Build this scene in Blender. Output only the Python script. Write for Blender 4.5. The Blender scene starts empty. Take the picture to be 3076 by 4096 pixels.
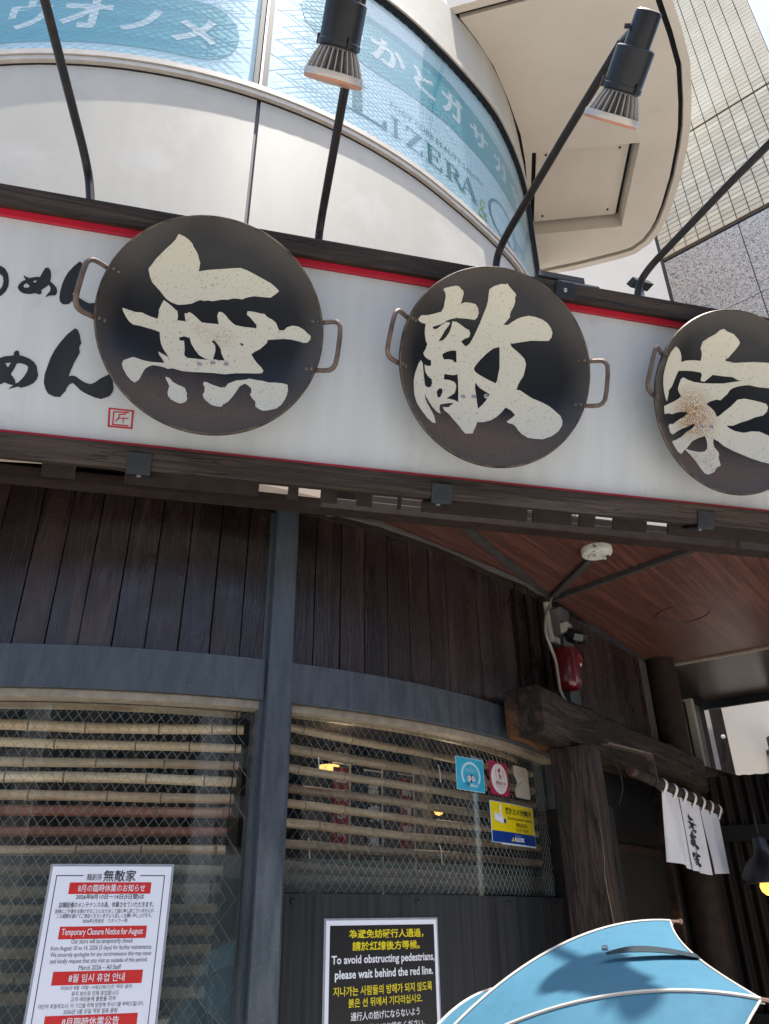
import bpy, bmesh, math, random
from math import sin, cos, radians, pi
from mathutils import Vector, Matrix
from mathutils.geometry import delaunay_2d_cdt

random.seed(7)
SC = bpy.context.scene
COL = SC.collection
EYE = 1.6                      # height of the lens above the pavement

# ------------------------------------------------------------------ camera
cam_d = bpy.data.cameras.new('camera')
cam = bpy.data.objects.new('camera', cam_d)
COL.objects.link(cam)
cam_d.sensor_fit = 'VERTICAL'
cam_d.sensor_height = 24.0
cam_d.lens = 24.0 * 3050.0 / 4096.0
cam_d.clip_start = 0.02
cam_d.clip_end = 500.0
_R = Vector((0.99990007, 0.00669935, -0.01244849))
_U = Vector((0.0141367, -0.47385029, 0.88049194))
_F = Vector((0.0, 0.88057994, 0.47389764))
cam.matrix_world = Matrix(((_R.x, _U.x, -_F.x, 0), (_R.y, _U.y, -_F.y, 0),
                           (_R.z, _U.z, -_F.z, EYE), (0, 0, 0, 1)))
SC.camera = cam

# ------------------------------------------------------------------ daylight
SUN_EL, SUN_AZ = radians(80.0), radians(62.0)      # azimuth from -Y towards +X
SDIR = Vector((sin(SUN_AZ) * cos(SUN_EL), -cos(SUN_AZ) * cos(SUN_EL), sin(SUN_EL)))
world = bpy.data.worlds.new('World')
SC.world = world
world.use_nodes = True
wn = world.node_tree
bg = wn.nodes['Background']
sky = wn.nodes.new('ShaderNodeTexSky')
sky.sky_type = 'NISHITA'
sky.sun_disc = False
sky.sun_elevation = SUN_EL
sky.sun_rotation = math.atan2(SDIR.x, SDIR.y)
sky.air_density = 1.0
sky.dust_density = 2.5
sky.ozone_density = 1.0
wn.links.new(sky.outputs[0], bg.inputs[0])
bg.inputs[1].default_value = 0.15
sun_d = bpy.data.lights.new('sun', 'SUN')
sun_d.energy = 4.2
sun_d.angle = radians(0.55)
sun_d.color = (1.0, 0.955, 0.89)
sun = bpy.data.objects.new('sun', sun_d)
sun.rotation_euler = SDIR.to_track_quat('Z', 'Y').to_euler()
sun.location = (0, -3, 12)
COL.objects.link(sun)
SC.view_settings.view_transform = 'Standard'
SC.view_settings.look = 'None'
SC.view_settings.gamma = 1.0
SC.view_settings.use_curve_mapping = False
SC.view_settings.exposure = 1.12
SC.cycles.max_bounces = 6
SC.cycles.diffuse_bounces = 3
SC.cycles.glossy_bounces = 3
SC.cycles.transparent_max_bounces = 14
SC.cycles.use_denoising = True

# ------------------------------------------------------------------ helpers
MW = {}

def I4():
    return Matrix.Identity(4)

def tag(o, label=None, cat=None, group=None, kind=None):
    if label: o['label'] = label
    if cat: o['category'] = cat
    if group: o['group'] = group
    if kind: o['kind'] = kind
    return o

def thing(name, label, cat, loc=(0, 0, 0), group=None, M=None):
    o = bpy.data.objects.new(name, None)
    o.empty_display_size = 0.05
    COL.objects.link(o)
    m = M if M is not None else Matrix.Translation(Vector(loc))
    o.matrix_world = m
    MW[o.name] = m.copy()
    return tag(o, label, cat, group)

def basis(o, ex, ey, ez):
    return Matrix(((ex.x, ey.x, ez.x, o.x), (ex.y, ey.y, ez.y, o.y),
                   (ex.z, ey.z, ez.z, o.z), (0, 0, 0, 1)))

def root_matrix(p):
    m = I4()
    while p is not None:
        if p.name in MW:
            return MW[p.name] @ m
        m = p.matrix_basis @ m
        p = p.parent
    return m

def link_mesh(name, me, mat, parent=None, local=None):
    o = bpy.data.objects.new(name, me)
    COL.objects.link(o)
    if mat is not None and not me.materials:
        me.materials.append(mat)
    if parent is not None:
        o.parent = parent
    if local is not None:
        o.matrix_basis = local
    return o

class MB:
    """collects boxes, tubes and sheets; build() links them as ONE mesh object"""
    def __init__(self):
        self.v, self.f = [], []
    def add(self, vs, fs):
        b = len(self.v)
        self.v += [Vector(p) for p in vs]
        self.f += [[i + b for i in f] for f in fs]
        return self
    def pbox(self, o, a, b, c):                       # corner + three edge vectors
        o, a, b, c = Vector(o), Vector(a), Vector(b), Vector(c)
        vs = [o, o + a, o + a + b, o + b, o + c, o + a + c, o + a + b + c, o + b + c]
        return self.add(vs, [(0, 3, 2, 1), (4, 5, 6, 7), (0, 1, 5, 4), (1, 2, 6, 5), (2, 3, 7, 6), (3, 0, 4, 7)])
    def box(self, x0, x1, y0, y1, z0, z1):
        return self.pbox((x0, y0, z0), (x1 - x0, 0, 0), (0, y1 - y0, 0), (0, 0, z1 - z0))
    def tube(self, pts, r, n=8, cap=True):
        pts = [Vector(p) for p in pts]
        m = len(pts)
        rs = r if isinstance(r, (list, tuple)) else [r] * m
        t0 = (pts[1] - pts[0]).normalized()
        ref = Vector((0, 0, 1)) if abs(t0.z) < 0.9 else Vector((1, 0, 0))
        nrm = t0.cross(ref).normalized()
        vs, fs = [], []
        for i, p in enumerate(pts):
            if i == 0: t = t0
            elif i == m - 1: t = (pts[i] - pts[i - 1]).normalized()
            else: t = ((pts[i + 1] - pts[i]).normalized() + (pts[i] - pts[i - 1]).normalized()).normalized()
            nrm = (nrm - t * nrm.dot(t)).normalized()
            bn = t.cross(nrm)
            for k in range(n):
                a = 2 * pi * k / n
                vs.append(p + (nrm * cos(a) + bn * sin(a)) * rs[i])
        for i in range(m - 1):
            for k in range(n):
                k2 = (k + 1) % n
                fs.append((i * n + k, i * n + k2, (i + 1) * n + k2, (i + 1) * n + k))
        if cap:
            fs.append(tuple(range(n - 1, -1, -1)))
            fs.append(tuple((m - 1) * n + k for k in range(n)))
        return self.add(vs, fs)
    def lathe(self, prof, n=24, M=None, a0=0.0, closed=False):
        M = M or I4()
        vs, fs = [], []
        m = len(prof)
        for r, z in prof:
            for k in range(n):
                a = a0 + 2 * pi * k / n
                vs.append(M @ Vector((r * cos(a), r * sin(a), z)))
        for i in range(m - 1):
            for k in range(n):
                k2 = (k + 1) % n
                fs.append((i * n + k, i * n + k2, (i + 1) * n + k2, (i + 1) * n + k))
        if not closed:
            fs.append(tuple(range(n - 1, -1, -1)))
            fs.append(tuple((m - 1) * n + k for k in range(n)))
        return self.add(vs, fs)
    def slab(self, poly, z0, z1, holes=(), M=None, grid=None):
        """polygon (with holes) in local xy, given thickness"""
        M = M or I4()
        pts, tris = fill([list(poly)] + [list(h) for h in holes], grid)
        n = len(pts)
        vs = [M @ Vector((x, y, z1)) for x, y in pts] + [M @ Vector((x, y, z0)) for x, y in pts]
        fs = [t for t in tris] + [(t[2] + n, t[1] + n, t[0] + n) for t in tris]
        cnt = {}
        for t in tris:
            for a, b in ((t[0], t[1]), (t[1], t[2]), (t[2], t[0])):
                cnt[(a, b)] = 1
        for (a, b) in list(cnt):
            if (b, a) not in cnt:
                fs.append((b, a, a + n, b + n))
        return self.add(vs, fs)
    def arc(self, A, ri, ro, p0, p1, z0, z1, n=24):
        """solid curved band about the vertical axis A; radii may be functions of the angle"""
        fi = ri if callable(ri) else (lambda p, r=ri: r)
        fo = ro if callable(ro) else (lambda p, r=ro: r)
        vs, fs = [], []
        for i in range(n + 1):
            p = p0 + (p1 - p0) * i / n
            for r in (fi(p), fo(p)):
                q = pol(A, r, p)
                vs += [Vector((q[0], q[1], z0 + EYE)), Vector((q[0], q[1], z1 + EYE))]
        for i in range(n):
            a, b = i * 4, i * 4 + 4
            fs += [(a + 2, b + 2, b + 3, a + 3), (b, a, a + 1, b + 1), (a + 1, a + 3, b + 3, b + 1), (a, b, b + 2, a + 2)]
        e = n * 4
        fs += [(0, 2, 3, 1), (e, e + 1, e + 3, e + 2)]
        return self.add(vs, fs)
    def build(self, name, mat, parent=None, smooth=False, world=True, bevel=0.0, local=None, kind=None, recalc=True, ang=35):
        vs = self.v
        if world and parent is not None:
            inv = root_matrix(parent).inverted()
            vs = [inv @ p for p in vs]
        me = bpy.data.meshes.new(name)
        me.from_pydata([tuple(p) for p in vs], [], [tuple(f) for f in self.f])
        if recalc or bevel:
            bm = bmesh.new(); bm.from_mesh(me)
            if recalc:
                bmesh.ops.recalc_face_normals(bm, faces=bm.faces)
            if bevel:
                ed = [e for e in bm.edges if len(e.link_faces) == 2 and e.calc_face_angle(0) > 0.6]
                bmesh.ops.bevel(bm, geom=ed, offset=bevel, segments=2, profile=0.7, affect='EDGES', clamp_overlap=True)
            bm.to_mesh(me); bm.free()
        if smooth:
            for p in me.polygons: p.use_smooth = True
            try:
                me.set_sharp_from_angle(angle=radians(ang))
            except Exception:
                pass
        o = link_mesh(name, me, mat, parent, local)
        if kind: o['kind'] = kind
        return o

def pol(A, r, p):
    a = radians(p)
    return (A[0] + r * sin(a), A[1] - r * cos(a))

def P3(x, y, z):
    return Vector((x, y, z + EYE))

def inside(pt, loops):
    x, y = pt
    c = False
    for L in loops:
        j = len(L) - 1
        for i in range(len(L)):
            xi, yi = L[i]; xj, yj = L[j]
            if (yi > y) != (yj > y) and x < (xj - xi) * (y - yi) / (yj - yi) + xi:
                c = not c
            j = i
    return c

def fill(loops, grid=None):
    """triangulate loops (even-odd), optionally with interior grid points"""
    vs, es = [], []
    for L in loops:
        b = len(vs)
        vs += [Vector(p) for p in L]
        es += [(b + i, b + (i + 1) % len(L)) for i in range(len(L))]
    if grid:
        xs = [p[0] for L in loops for p in L]; ys = [p[1] for L in loops for p in L]
        y = min(ys); row = 0
        while y < max(ys):
            x = min(xs) + (grid * .5 if row % 2 else 0)
            while x < max(xs):
                if inside((x, y), loops): vs.append(Vector((x, y)))
                x += grid
            y += grid * .87; row += 1
    ov, oe, of, *_ = delaunay_2d_cdt(vs, es, [], 0, 1e-6)
    tris = []
    for f in of:
        for k in range(1, len(f) - 1):
            t = (f[0], f[k], f[k + 1])
            c = (ov[t[0]] + ov[t[1]] + ov[t[2]]) / 3
            if inside((c.x, c.y), loops):
                a, b, d = ov[t[0]], ov[t[1]], ov[t[2]]
                if (b - a).cross(d - a) < 0: t = (t[0], t[2], t[1])
                tris.append(t)
    return [(p.x, p.y) for p in ov], tris

def interp(x, xs, ys):
    if x <= xs[0]: return ys[0]
    for i in range(1, len(xs)):
        if x <= xs[i]:
            return ys[i - 1] + (ys[i] - ys[i - 1]) * (x - xs[i - 1]) / (xs[i] - xs[i - 1])
    return ys[-1]

# ------------------------------------------------------------------ materials
def new_mat(name):
    m = bpy.data.materials.new(name)
    m.use_nodes = True
    nt = m.node_tree
    return m, nt, nt.nodes['Principled BSDF']

def nd(nt, t, **kw):
    n = nt.nodes.new(t)
    for k, v in kw.items(): setattr(n, k, v)
    return n

def pmat(name, c1, c2=None, rough=0.5, metal=0.0, scale=8.0, stretch=(1, 1, 1), lo=0.35, hi=0.65,
         bump=0.0, bscale=None, bstretch=None, rough2=None, c3=None, c3scale=3.0, c3lo=0.6, c3hi=0.75,
         rnd=0.0, coat=0.0, spec=0.5, detail=6.0, rot=(0, 0, 0), bdist=0.002):
    """procedural surface: two colours mixed by stretched noise, an optional third in patches, relief, uneven gloss"""
    m, nt, bs = new_mat(name)
    L = nt.links.new
    tc = nd(nt, 'ShaderNodeTexCoord')
    oi = nd(nt, 'ShaderNodeObjectInfo')
    off = nd(nt, 'ShaderNodeVectorMath', operation='MULTIPLY_ADD')
    cmb = nd(nt, 'ShaderNodeCombineXYZ')
    for i in range(3): L(oi.outputs['Random'], cmb.inputs[i])
    L(cmb.outputs[0], off.inputs[0]); off.inputs[1].default_value = (13.7, 7.9, 5.3)
    L(tc.outputs['Object'], off.inputs[2])
    mp = nd(nt, 'ShaderNodeMapping')
    mp.inputs['Rotation'].default_value = rot
    mp.inputs['Scale'].default_value = stretch
    L(off.outputs[0], mp.inputs['Vector'])
    nz = nd(nt, 'ShaderNodeTexNoise')
    nz.inputs['Scale'].default_value = scale; nz.inputs['Detail'].default_value = detail
    nz.inputs['Roughness'].default_value = 0.6
    L(mp.outputs[0], nz.inputs['Vector'])
    rp = nd(nt, 'ShaderNodeMapRange')
    rp.inputs['From Min'].default_value = lo; rp.inputs['From Max'].default_value = hi
    L(nz.outputs['Fac'], rp.inputs['Value'])
    c2 = c2 or c1
    mx = nd(nt, 'ShaderNodeMix', data_type='RGBA')
    mx.inputs['A'].default_value = (*c1, 1); mx.inputs['B'].default_value = (*c2, 1)
    L(rp.outputs[0], mx.inputs['Factor'])
    col = mx.outputs['Result']
    if c3:
        n3 = nd(nt, 'ShaderNodeTexNoise'); n3.inputs['Scale'].default_value = c3scale; n3.inputs['Detail'].default_value = 8
        n3.inputs['Roughness'].default_value = 0.7
        L(off.outputs[0], n3.inputs['Vector'])
        r3 = nd(nt, 'ShaderNodeMapRange'); r3.inputs['From Min'].default_value = c3lo; r3.inputs['From Max'].default_value = c3hi
        L(n3.outputs['Fac'], r3.inputs['Value'])
        m3 = nd(nt, 'ShaderNodeMix', data_type='RGBA'); m3.inputs['B'].default_value = (*c3, 1)
        L(r3.outputs[0], m3.inputs['Factor']); L(col, m3.inputs['A']); col = m3.outputs['Result']
    if rnd:
        hs = nd(nt, 'ShaderNodeHueSaturation')
        mr = nd(nt, 'ShaderNodeMapRange'); mr.inputs['To Min'].default_value = 1 - rnd; mr.inputs['To Max'].default_value = 1 + rnd
        L(oi.outputs['Random'], mr.inputs['Value']); L(mr.outputs[0], hs.inputs['Value']); L(col, hs.inputs['Color'])
        col = hs.outputs[0]
    L(col, bs.inputs['Base Color'])
    bs.inputs['Metallic'].default_value = metal
    bs.inputs['Specular IOR Level'].default_value = spec
    if rough2 is not None:
        rr = nd(nt, 'ShaderNodeMapRange'); rr.inputs['To Min'].default_value = rough; rr.inputs['To Max'].default_value = rough2
        L(rp.outputs[0], rr.inputs['Value']); L(rr.outputs[0], bs.inputs['Roughness'])
    else:
        bs.inputs['Roughness'].default_value = rough
    if coat:
        bs.inputs['Coat Weight'].default_value = coat; bs.inputs['Coat Roughness'].default_value = 0.12
    if bump:
        bp = nd(nt, 'ShaderNodeBump'); bp.inputs['Strength'].default_value = bump; bp.inputs['Distance'].default_value = bdist
        if bscale:
            m2 = nd(nt, 'ShaderNodeMapping'); m2.inputs['Scale'].default_value = bstretch or stretch
            m2.inputs['Rotation'].default_value = rot
            L(off.outputs[0], m2.inputs['Vector'])
            nb = nd(nt, 'ShaderNodeTexNoise'); nb.inputs['Scale'].default_value = bscale; nb.inputs['Detail'].default_value = 5
            L(m2.outputs[0], nb.inputs['Vector']); L(nb.outputs['Fac'], bp.inputs['Height'])
        else:
            L(nz.outputs['Fac'], bp.inputs['Height'])
        L(bp.outputs[0], bs.inputs['Normal'])
    return m

def flat(name, c, rough=0.6, metal=0.0, spec=0.5):
    return pmat(name, c, tuple(x * 0.86 for x in c), rough=rough, metal=metal, scale=14, lo=.3, hi=.7, spec=spec)

def wood_mat(name, c1, c2, axis, rough=0.55, ring=16.0, crack=0.0, bump=0.5, rnd=0.2, rough2=None, c3=None, c3lo=.62, c3hi=.72, rot=(0, 0, 0), long=0.06, spec=.5):
    """grain running along one object axis: distorted bands plus fine fibres, with open cracks"""
    m, nt, bs = new_mat(name)
    L = nt.links.new
    tc = nd(nt, 'ShaderNodeTexCoord'); oi = nd(nt, 'ShaderNodeObjectInfo')
    cmb = nd(nt, 'ShaderNodeCombineXYZ')
    for i in range(3): L(oi.outputs['Random'], cmb.inputs[i])
    off = nd(nt, 'ShaderNodeVectorMath', operation='MULTIPLY_ADD'); off.inputs[1].default_value = (9.1, 6.7, 4.3)
    L(cmb.outputs[0], off.inputs[0])
    mr = nd(nt, 'ShaderNodeMapping'); mr.inputs['Rotation'].default_value = rot
    L(tc.outputs['Object'], mr.inputs['Vector']); L(mr.outputs[0], off.inputs[2])
    st = [1, 1, 1]; st[axis] = long
    mp = nd(nt, 'ShaderNodeMapping'); mp.inputs['Scale'].default_value = st
    L(off.outputs[0], mp.inputs['Vector'])
    wv = nd(nt, 'ShaderNodeTexNoise'); wv.inputs['Scale'].default_value = ring; wv.inputs['Detail'].default_value = 2
    wv.inputs['Distortion'].default_value = 1.2
    L(mp.outputs[0], wv.inputs['Vector'])
    mu = nd(nt, 'ShaderNodeMath', operation='MULTIPLY'); mu.inputs[1].default_value = 14.0
    L(wv.outputs['Fac'], mu.inputs[0])
    sn = nd(nt, 'ShaderNodeMath', operation='SINE'); L(mu.outputs[0], sn.inputs[0])
    fb = nd(nt, 'ShaderNodeTexNoise'); fb.inputs['Scale'].default_value = ring * 14; fb.inputs['Detail'].default_value = 4
    L(mp.outputs[0], fb.inputs['Vector'])
    ad = nd(nt, 'ShaderNodeMath', operation='MULTIPLY_ADD'); ad.inputs[1].default_value = 0.22
    L(sn.outputs[0], ad.inputs[0]); L(fb.outputs['Fac'], ad.inputs[2])
    rp = nd(nt, 'ShaderNodeMapRange'); rp.inputs['From Min'].default_value = .25; rp.inputs['From Max'].default_value = .75
    L(ad.outputs[0], rp.inputs['Value'])
    mx = nd(nt, 'ShaderNodeMix', data_type='RGBA'); mx.inputs['A'].default_value = (*c1, 1); mx.inputs['B'].default_value = (*c2, 1)
    L(rp.outputs[0], mx.inputs['Factor'])
    col = mx.outputs['Result']
    if c3:
        n3 = nd(nt, 'ShaderNodeTexNoise'); n3.inputs['Scale'].default_value = 5; n3.inputs['Detail'].default_value = 7
        L(mp.outputs[0], n3.inputs['Vector'])
        r3 = nd(nt, 'ShaderNodeMapRange'); r3.inputs['From Min'].default_value = c3lo; r3.inputs['From Max'].default_value = c3hi
        L(n3.outputs['Fac'], r3.inputs['Value'])
        m3 = nd(nt, 'ShaderNodeMix', data_type='RGBA'); m3.inputs['B'].default_value = (*c3, 1)
        L(r3.outputs[0], m3.inputs['Factor']); L(col, m3.inputs['A']); col = m3.outputs['Result']
    hs = nd(nt, 'ShaderNodeHueSaturation')
    vr = nd(nt, 'ShaderNodeMapRange'); vr.inputs['To Min'].default_value = 1 - rnd; vr.inputs['To Max'].default_value = 1 + rnd
    L(oi.outputs['Random'], vr.inputs['Value']); L(vr.outputs[0], hs.inputs['Value']); L(col, hs.inputs['Color'])
    L(hs.outputs[0], bs.inputs['Base Color'])
    ht = ad.outputs[0]
    if crack:
        s2 = [1, 1, 1]; s2[axis] = long * .7
        m2 = nd(nt, 'ShaderNodeMapping'); m2.inputs['Scale'].default_value = s2; L(off.outputs[0], m2.inputs['Vector'])
        vc = nd(nt, 'ShaderNodeTexNoise'); vc.inputs['Scale'].default_value = ring * 3; vc.inputs['Detail'].default_value = 3
        L(m2.outputs[0], vc.inputs['Vector'])
        ab = nd(nt, 'ShaderNodeMath', operation='SUBTRACT'); ab.inputs[1].default_value = .5; L(vc.outputs['Fac'], ab.inputs[0])
        aa = nd(nt, 'ShaderNodeMath', operation='ABSOLUTE'); L(ab.outputs[0], aa.inputs[0])
        cr = nd(nt, 'ShaderNodeMapRange'); cr.inputs['From Max'].default_value = .016; cr.inputs['To Min'].default_value = -crack; cr.inputs['To Max'].default_value = 0
        L(aa.outputs[0], cr.inputs['Value'])
        sm = nd(nt, 'ShaderNodeMath', operation='ADD'); L(ht, sm.inputs[0]); L(cr.outputs[0], sm.inputs[1]); ht = sm.outputs[0]
        ck = nd(nt, 'ShaderNodeMapRange'); ck.inputs['From Max'].default_value = .012
        L(aa.outputs[0], ck.inputs['Value'])
        cm = nd(nt, 'ShaderNodeMix', data_type='RGBA'); cm.inputs['A'].default_value = (*[x * .18 for x in c2], 1)
        L(ck.outputs[0], cm.inputs['Factor']); L(hs.outputs[0], cm.inputs['B']); L(cm.outputs['Result'], bs.inputs['Base Color'])
    bp = nd(nt, 'ShaderNodeBump'); bp.inputs['Strength'].default_value = bump; bp.inputs['Distance'].default_value = 0.003
    L(ht, bp.inputs['Height']); L(bp.outputs[0], bs.inputs['Normal'])
    bs.inputs['Specular IOR Level'].default_value = spec
    if rough2 is not None:
        n4 = nd(nt, 'ShaderNodeTexNoise'); n4.inputs['Scale'].default_value = 7; L(off.outputs[0], n4.inputs['Vector'])
        r4 = nd(nt, 'ShaderNodeMapRange'); r4.inputs['From Min'].default_value = .35; r4.inputs['From Max'].default_value = .65
        r4.inputs['To Min'].default_value = rough; r4.inputs['To Max'].default_value = rough2
        L(n4.outputs['Fac'], r4.inputs['Value']); L(r4.outputs[0], bs.inputs['Roughness'])
    else:
        bs.inputs['Roughness'].default_value = rough
    return m

def glass_mat(name, tint=(.96, .98, .97), gain=1.0, rough=0.0, ior=1.5):
    m, nt, bs = new_mat(name)
    nt.nodes.remove(bs)
    out = nt.nodes['Material Output']
    fr = nd(nt, 'ShaderNodeFresnel')
    ge = nd(nt, 'ShaderNodeNewGeometry')          # both faces of the thin pane reflect alike
    im = nd(nt, 'ShaderNodeMapRange'); im.inputs['To Min'].default_value = ior; im.inputs['To Max'].default_value = 1.0 / ior
    nt.links.new(ge.outputs['Backfacing'], im.inputs['Value']); nt.links.new(im.outputs[0], fr.inputs['IOR'])
    tr = nd(nt, 'ShaderNodeBsdfTransparent'); tr.inputs[0].default_value = (*tint, 1)
    gl = nd(nt, 'ShaderNodeBsdfGlossy'); gl.inputs['Roughness'].default_value = rough
    nz = nd(nt, 'ShaderNodeTexNoise'); nz.inputs['Scale'].default_value = 2.2
    bp = nd(nt, 'ShaderNodeBump'); bp.inputs['Strength'].default_value = .05; bp.inputs['Distance'].default_value = .01
    tc = nd(nt, 'ShaderNodeTexCoord'); nt.links.new(tc.outputs['Object'], nz.inputs['Vector'])
    nt.links.new(nz.outputs['Fac'], bp.inputs['Height']); nt.links.new(bp.outputs[0], gl.inputs['Normal'])
    mx = nd(nt, 'ShaderNodeMixShader')
    f = fr.outputs[0]
    if gain != 1.0:
        mm = nd(nt, 'ShaderNodeMath', operation='MULTIPLY'); mm.inputs[1].default_value = gain
        nt.links.new(f, mm.inputs[0]); f = mm.outputs[0]
    nt.links.new(f, mx.inputs[0]); nt.links.new(tr.outputs[0], mx.inputs[1]); nt.links.new(gl.outputs[0], mx.inputs[2])
    nt.links.new(mx.outputs[0], out.inputs['Surface'])
    return m

def film_mat(name, c, alpha):
    m, nt, bs = new_mat(name)
    nz = nd(nt, 'ShaderNodeTexNoise'); nz.inputs['Scale'].default_value = 9
    mr = nd(nt, 'ShaderNodeMapRange'); mr.inputs['To Min'].default_value = alpha - .06; mr.inputs['To Max'].default_value = alpha + .06
    nt.links.new(nz.outputs['Fac'], mr.inputs['Value']); nt.links.new(mr.outputs[0], bs.inputs['Alpha'])
    bs.inputs['Base Color'].default_value = (*c, 1); bs.inputs['Roughness'].default_value = .35
    return m

def glow_mat(name, c, s):
    m, nt, bs = new_mat(name)
    bs.inputs['Base Color'].default_value = (*c, 1)
    bs.inputs['Emission Color'].default_value = (*c, 1); bs.inputs['Emission Strength'].default_value = s
    return m

M = {}
M['plank'] = wood_mat('painted_plank', (.037, .0215, .0190), (.015, .0092, .0087), 2, rough=.20, rough2=.38, bump=1.0, rnd=.35, ring=12, long=.10, spec=.5)
M['backing'] = flat('dark_backing', (.010, .008, .008), .8, spec=0.18)
M['steel'] = pmat('weathered_grey_steel', (.038, .047, .056), (.055, .066, .077), rough=.34, rough2=.48, scale=40, stretch=(1, 1, .18), lo=.4, hi=.62, bump=.12, c3=(.115, .135, .155), c3scale=170, c3lo=.55, c3hi=.80, bdist=.001)
M['brass'] = pmat('aged_beige_trim', (.30, .25, .18), (.20, .165, .12), rough=.5, scale=30, bump=.1)
M['kick'] = pmat('charcoal_vertical_grain', (.018, .019, .020), (.036, .038, .040), rough=.38, rough2=.5, scale=60, stretch=(1, 1, .02), lo=.35, hi=.65, bump=.35, bdist=.001, spec=0.18)
M['glass'] = glass_mat('window_glass', gain=1.1)
M['glass_up'] = glass_mat('upper_glass', gain=.55)
M['wire'] = flat('mesh_wire', (.22, .25, .25), .35, .7)
M['wire_up'] = flat('upper_mesh_wire', (.34, .52, .62), .5, .0)
M['film_low'] = film_mat('grey_privacy_film', (.085, .095, .09), .40)
M['bamboo'] = wood_mat('aged_bamboo', (.66, .46, .28), (.46, .28, .15), 0, rough=.35, bump=.15, rnd=.22, ring=14, c3=(.26, .085, .045), c3lo=.50, c3hi=.56, long=.08)
M['bamboo_pale'] = wood_mat('pale_bamboo', (.78, .60, .40), (.54, .38, .23), 0, rough=.35, bump=.15, rnd=.25, ring=14, long=.08, c3=(.34, .20, .11), c3lo=.58, c3hi=.68)
M['bamboo_dim'] = wood_mat('weathered_bamboo', (.46, .34, .22), (.30, .20, .12), 0, rough=.4, bump=.15, rnd=.3, ring=14, long=.08, c3=(.20, .11, .06), c3lo=.55, c3hi=.66)
M['node'] = flat('bamboo_node', (.20, .125, .07), .6)
M['tie'] = flat('white_cable_tie', (.75, .76, .74), .4)
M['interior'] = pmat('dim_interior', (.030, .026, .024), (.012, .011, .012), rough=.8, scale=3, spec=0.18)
M['interior_post'] = flat('interior_grey_post', (.10, .10, .10), .7)
M['panel_up'] = pmat('satin_cream_cladding', (.57, .53, .445), (.49, .46, .395), rough=.42, rough2=.58, spec=.2, scale=3.2, stretch=(1.6, 1.6, .35), lo=.25, hi=.75, bump=.08, bscale=16, bdist=.003, c3=(.61, .575, .505), c3scale=2.6, c3lo=.5, c3hi=.72)  # lighter third tone paints a faint swirling glare into the cladding colour
M['joint'] = flat('dark_joint_sealant', (.055, .057, .06), .6)
M['fascia'] = pmat('beige_fascia', (.50, .43, .36), (.42, .35, .29), rough=.6, scale=9)
M['sill'] = pmat('painted_beige_sill', (.60, .54, .455), (.52, .465, .39), rough=.42, metal=.0, scale=20)
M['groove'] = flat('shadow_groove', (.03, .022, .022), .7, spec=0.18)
M['filmpale'] = pmat('pale_window_film', (.60, .79, .89), (.55, .76, .875), rough=.5, scale=2)
M['filmband'] = pmat('turquoise_window_film', (.095, .44, .55), (.085, .41, .52), rough=.5, scale=3)
M['filmtext'] = flat('white_film_lettering', (.80, .88, .92), .5)
M['filmteal'] = flat('teal_film_lettering', (.04, .25, .31), .5)
M['filmgreen'] = flat('green_film_lettering', (.30, .45, .08), .5)
M['soffit'] = pmat('beige_painted_soffit', (.72, .645, .54), (.665, .595, .495), rough=.7, scale=2.5, bump=.06, bscale=120, c3=(.56, .49, .405), c3scale=5, c3lo=.62, c3hi=.8)
M['gasket'] = flat('black_gasket', (.020, .022, .025), .55, spec=0.18)
M['tile'] = pmat('beige_glazed_tile', (.84, .75, .57), (.74, .645, .47), rough=.32, scale=3, rnd=.12, bump=.08, bscale=40)
M['grout'] = flat('brown_grout', (.19, .16, .125), .8)
def granite():
    m, nt, bs = new_mat('speckled_granite')
    tc = nd(nt, 'ShaderNodeTexCoord'); L = nt.links.new
    v = nd(nt, 'ShaderNodeTexVoronoi'); v.inputs['Scale'].default_value = 105; L(tc.outputs['Object'], v.inputs['Vector'])
    sp = nd(nt, 'ShaderNodeSeparateColor'); L(v.outputs['Color'], sp.inputs[0])
    cr = nd(nt, 'ShaderNodeValToRGB'); e = cr.color_ramp
    e.interpolation = 'CONSTANT'
    e.elements[0].position = 0; e.elements[0].color = (.42, .39, .36, 1)
    e.elements[1].position = .45; e.elements[1].color = (.30, .28, .27, 1)
    for p, c in ((.62, (.52, .49, .45)), (.8, (.30, .19, .145)), (.9, (.13, .12, .12))):
        k = e.elements.new(p); k.color = (*c, 1)
    L(sp.outputs[0], cr.inputs[0])
    n = nd(nt, 'ShaderNodeTexNoise'); n.inputs['Scale'].default_value = 120; L(tc.outputs['Object'], n.inputs['Vector'])
    mx = nd(nt, 'ShaderNodeMix', data_type='RGBA'); mx.blend_type = 'OVERLAY'; mx.inputs['Factor'].default_value = .5
    L(cr.outputs[0], mx.inputs['A']); L(n.outputs['Color'], mx.inputs['B'])
    hs = nd(nt, 'ShaderNodeHueSaturation'); hs.inputs['Saturation'].default_value = .9; hs.inputs['Value'].default_value = 1.45
    L(mx.outputs['Result'], hs.inputs['Color']); L(hs.outputs[0], bs.inputs['Base Color'])
    bs.inputs['Roughness'].default_value = .35
    return m
M['granite'] = granite()
M['plaster'] = pmat('white_plaster', (.80, .74, .66), (.74, .68, .60), rough=.75, scale=2.5, bump=.12, bscale=60)
M['beam'] = wood_mat('weathered_sign_timber', (.066, .047, .034), (.028, .021, .0175), 0, rough=.6, bump=.7, crack=.6, rnd=.1, ring=18, c3=(.12, .095, .074), c3lo=.6, c3hi=.72, long=.05, spec=.25)
M['red'] = pmat('red_trim_paint', (.52, .008, .030), (.42, .006, .026), rough=.4, scale=12)
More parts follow.
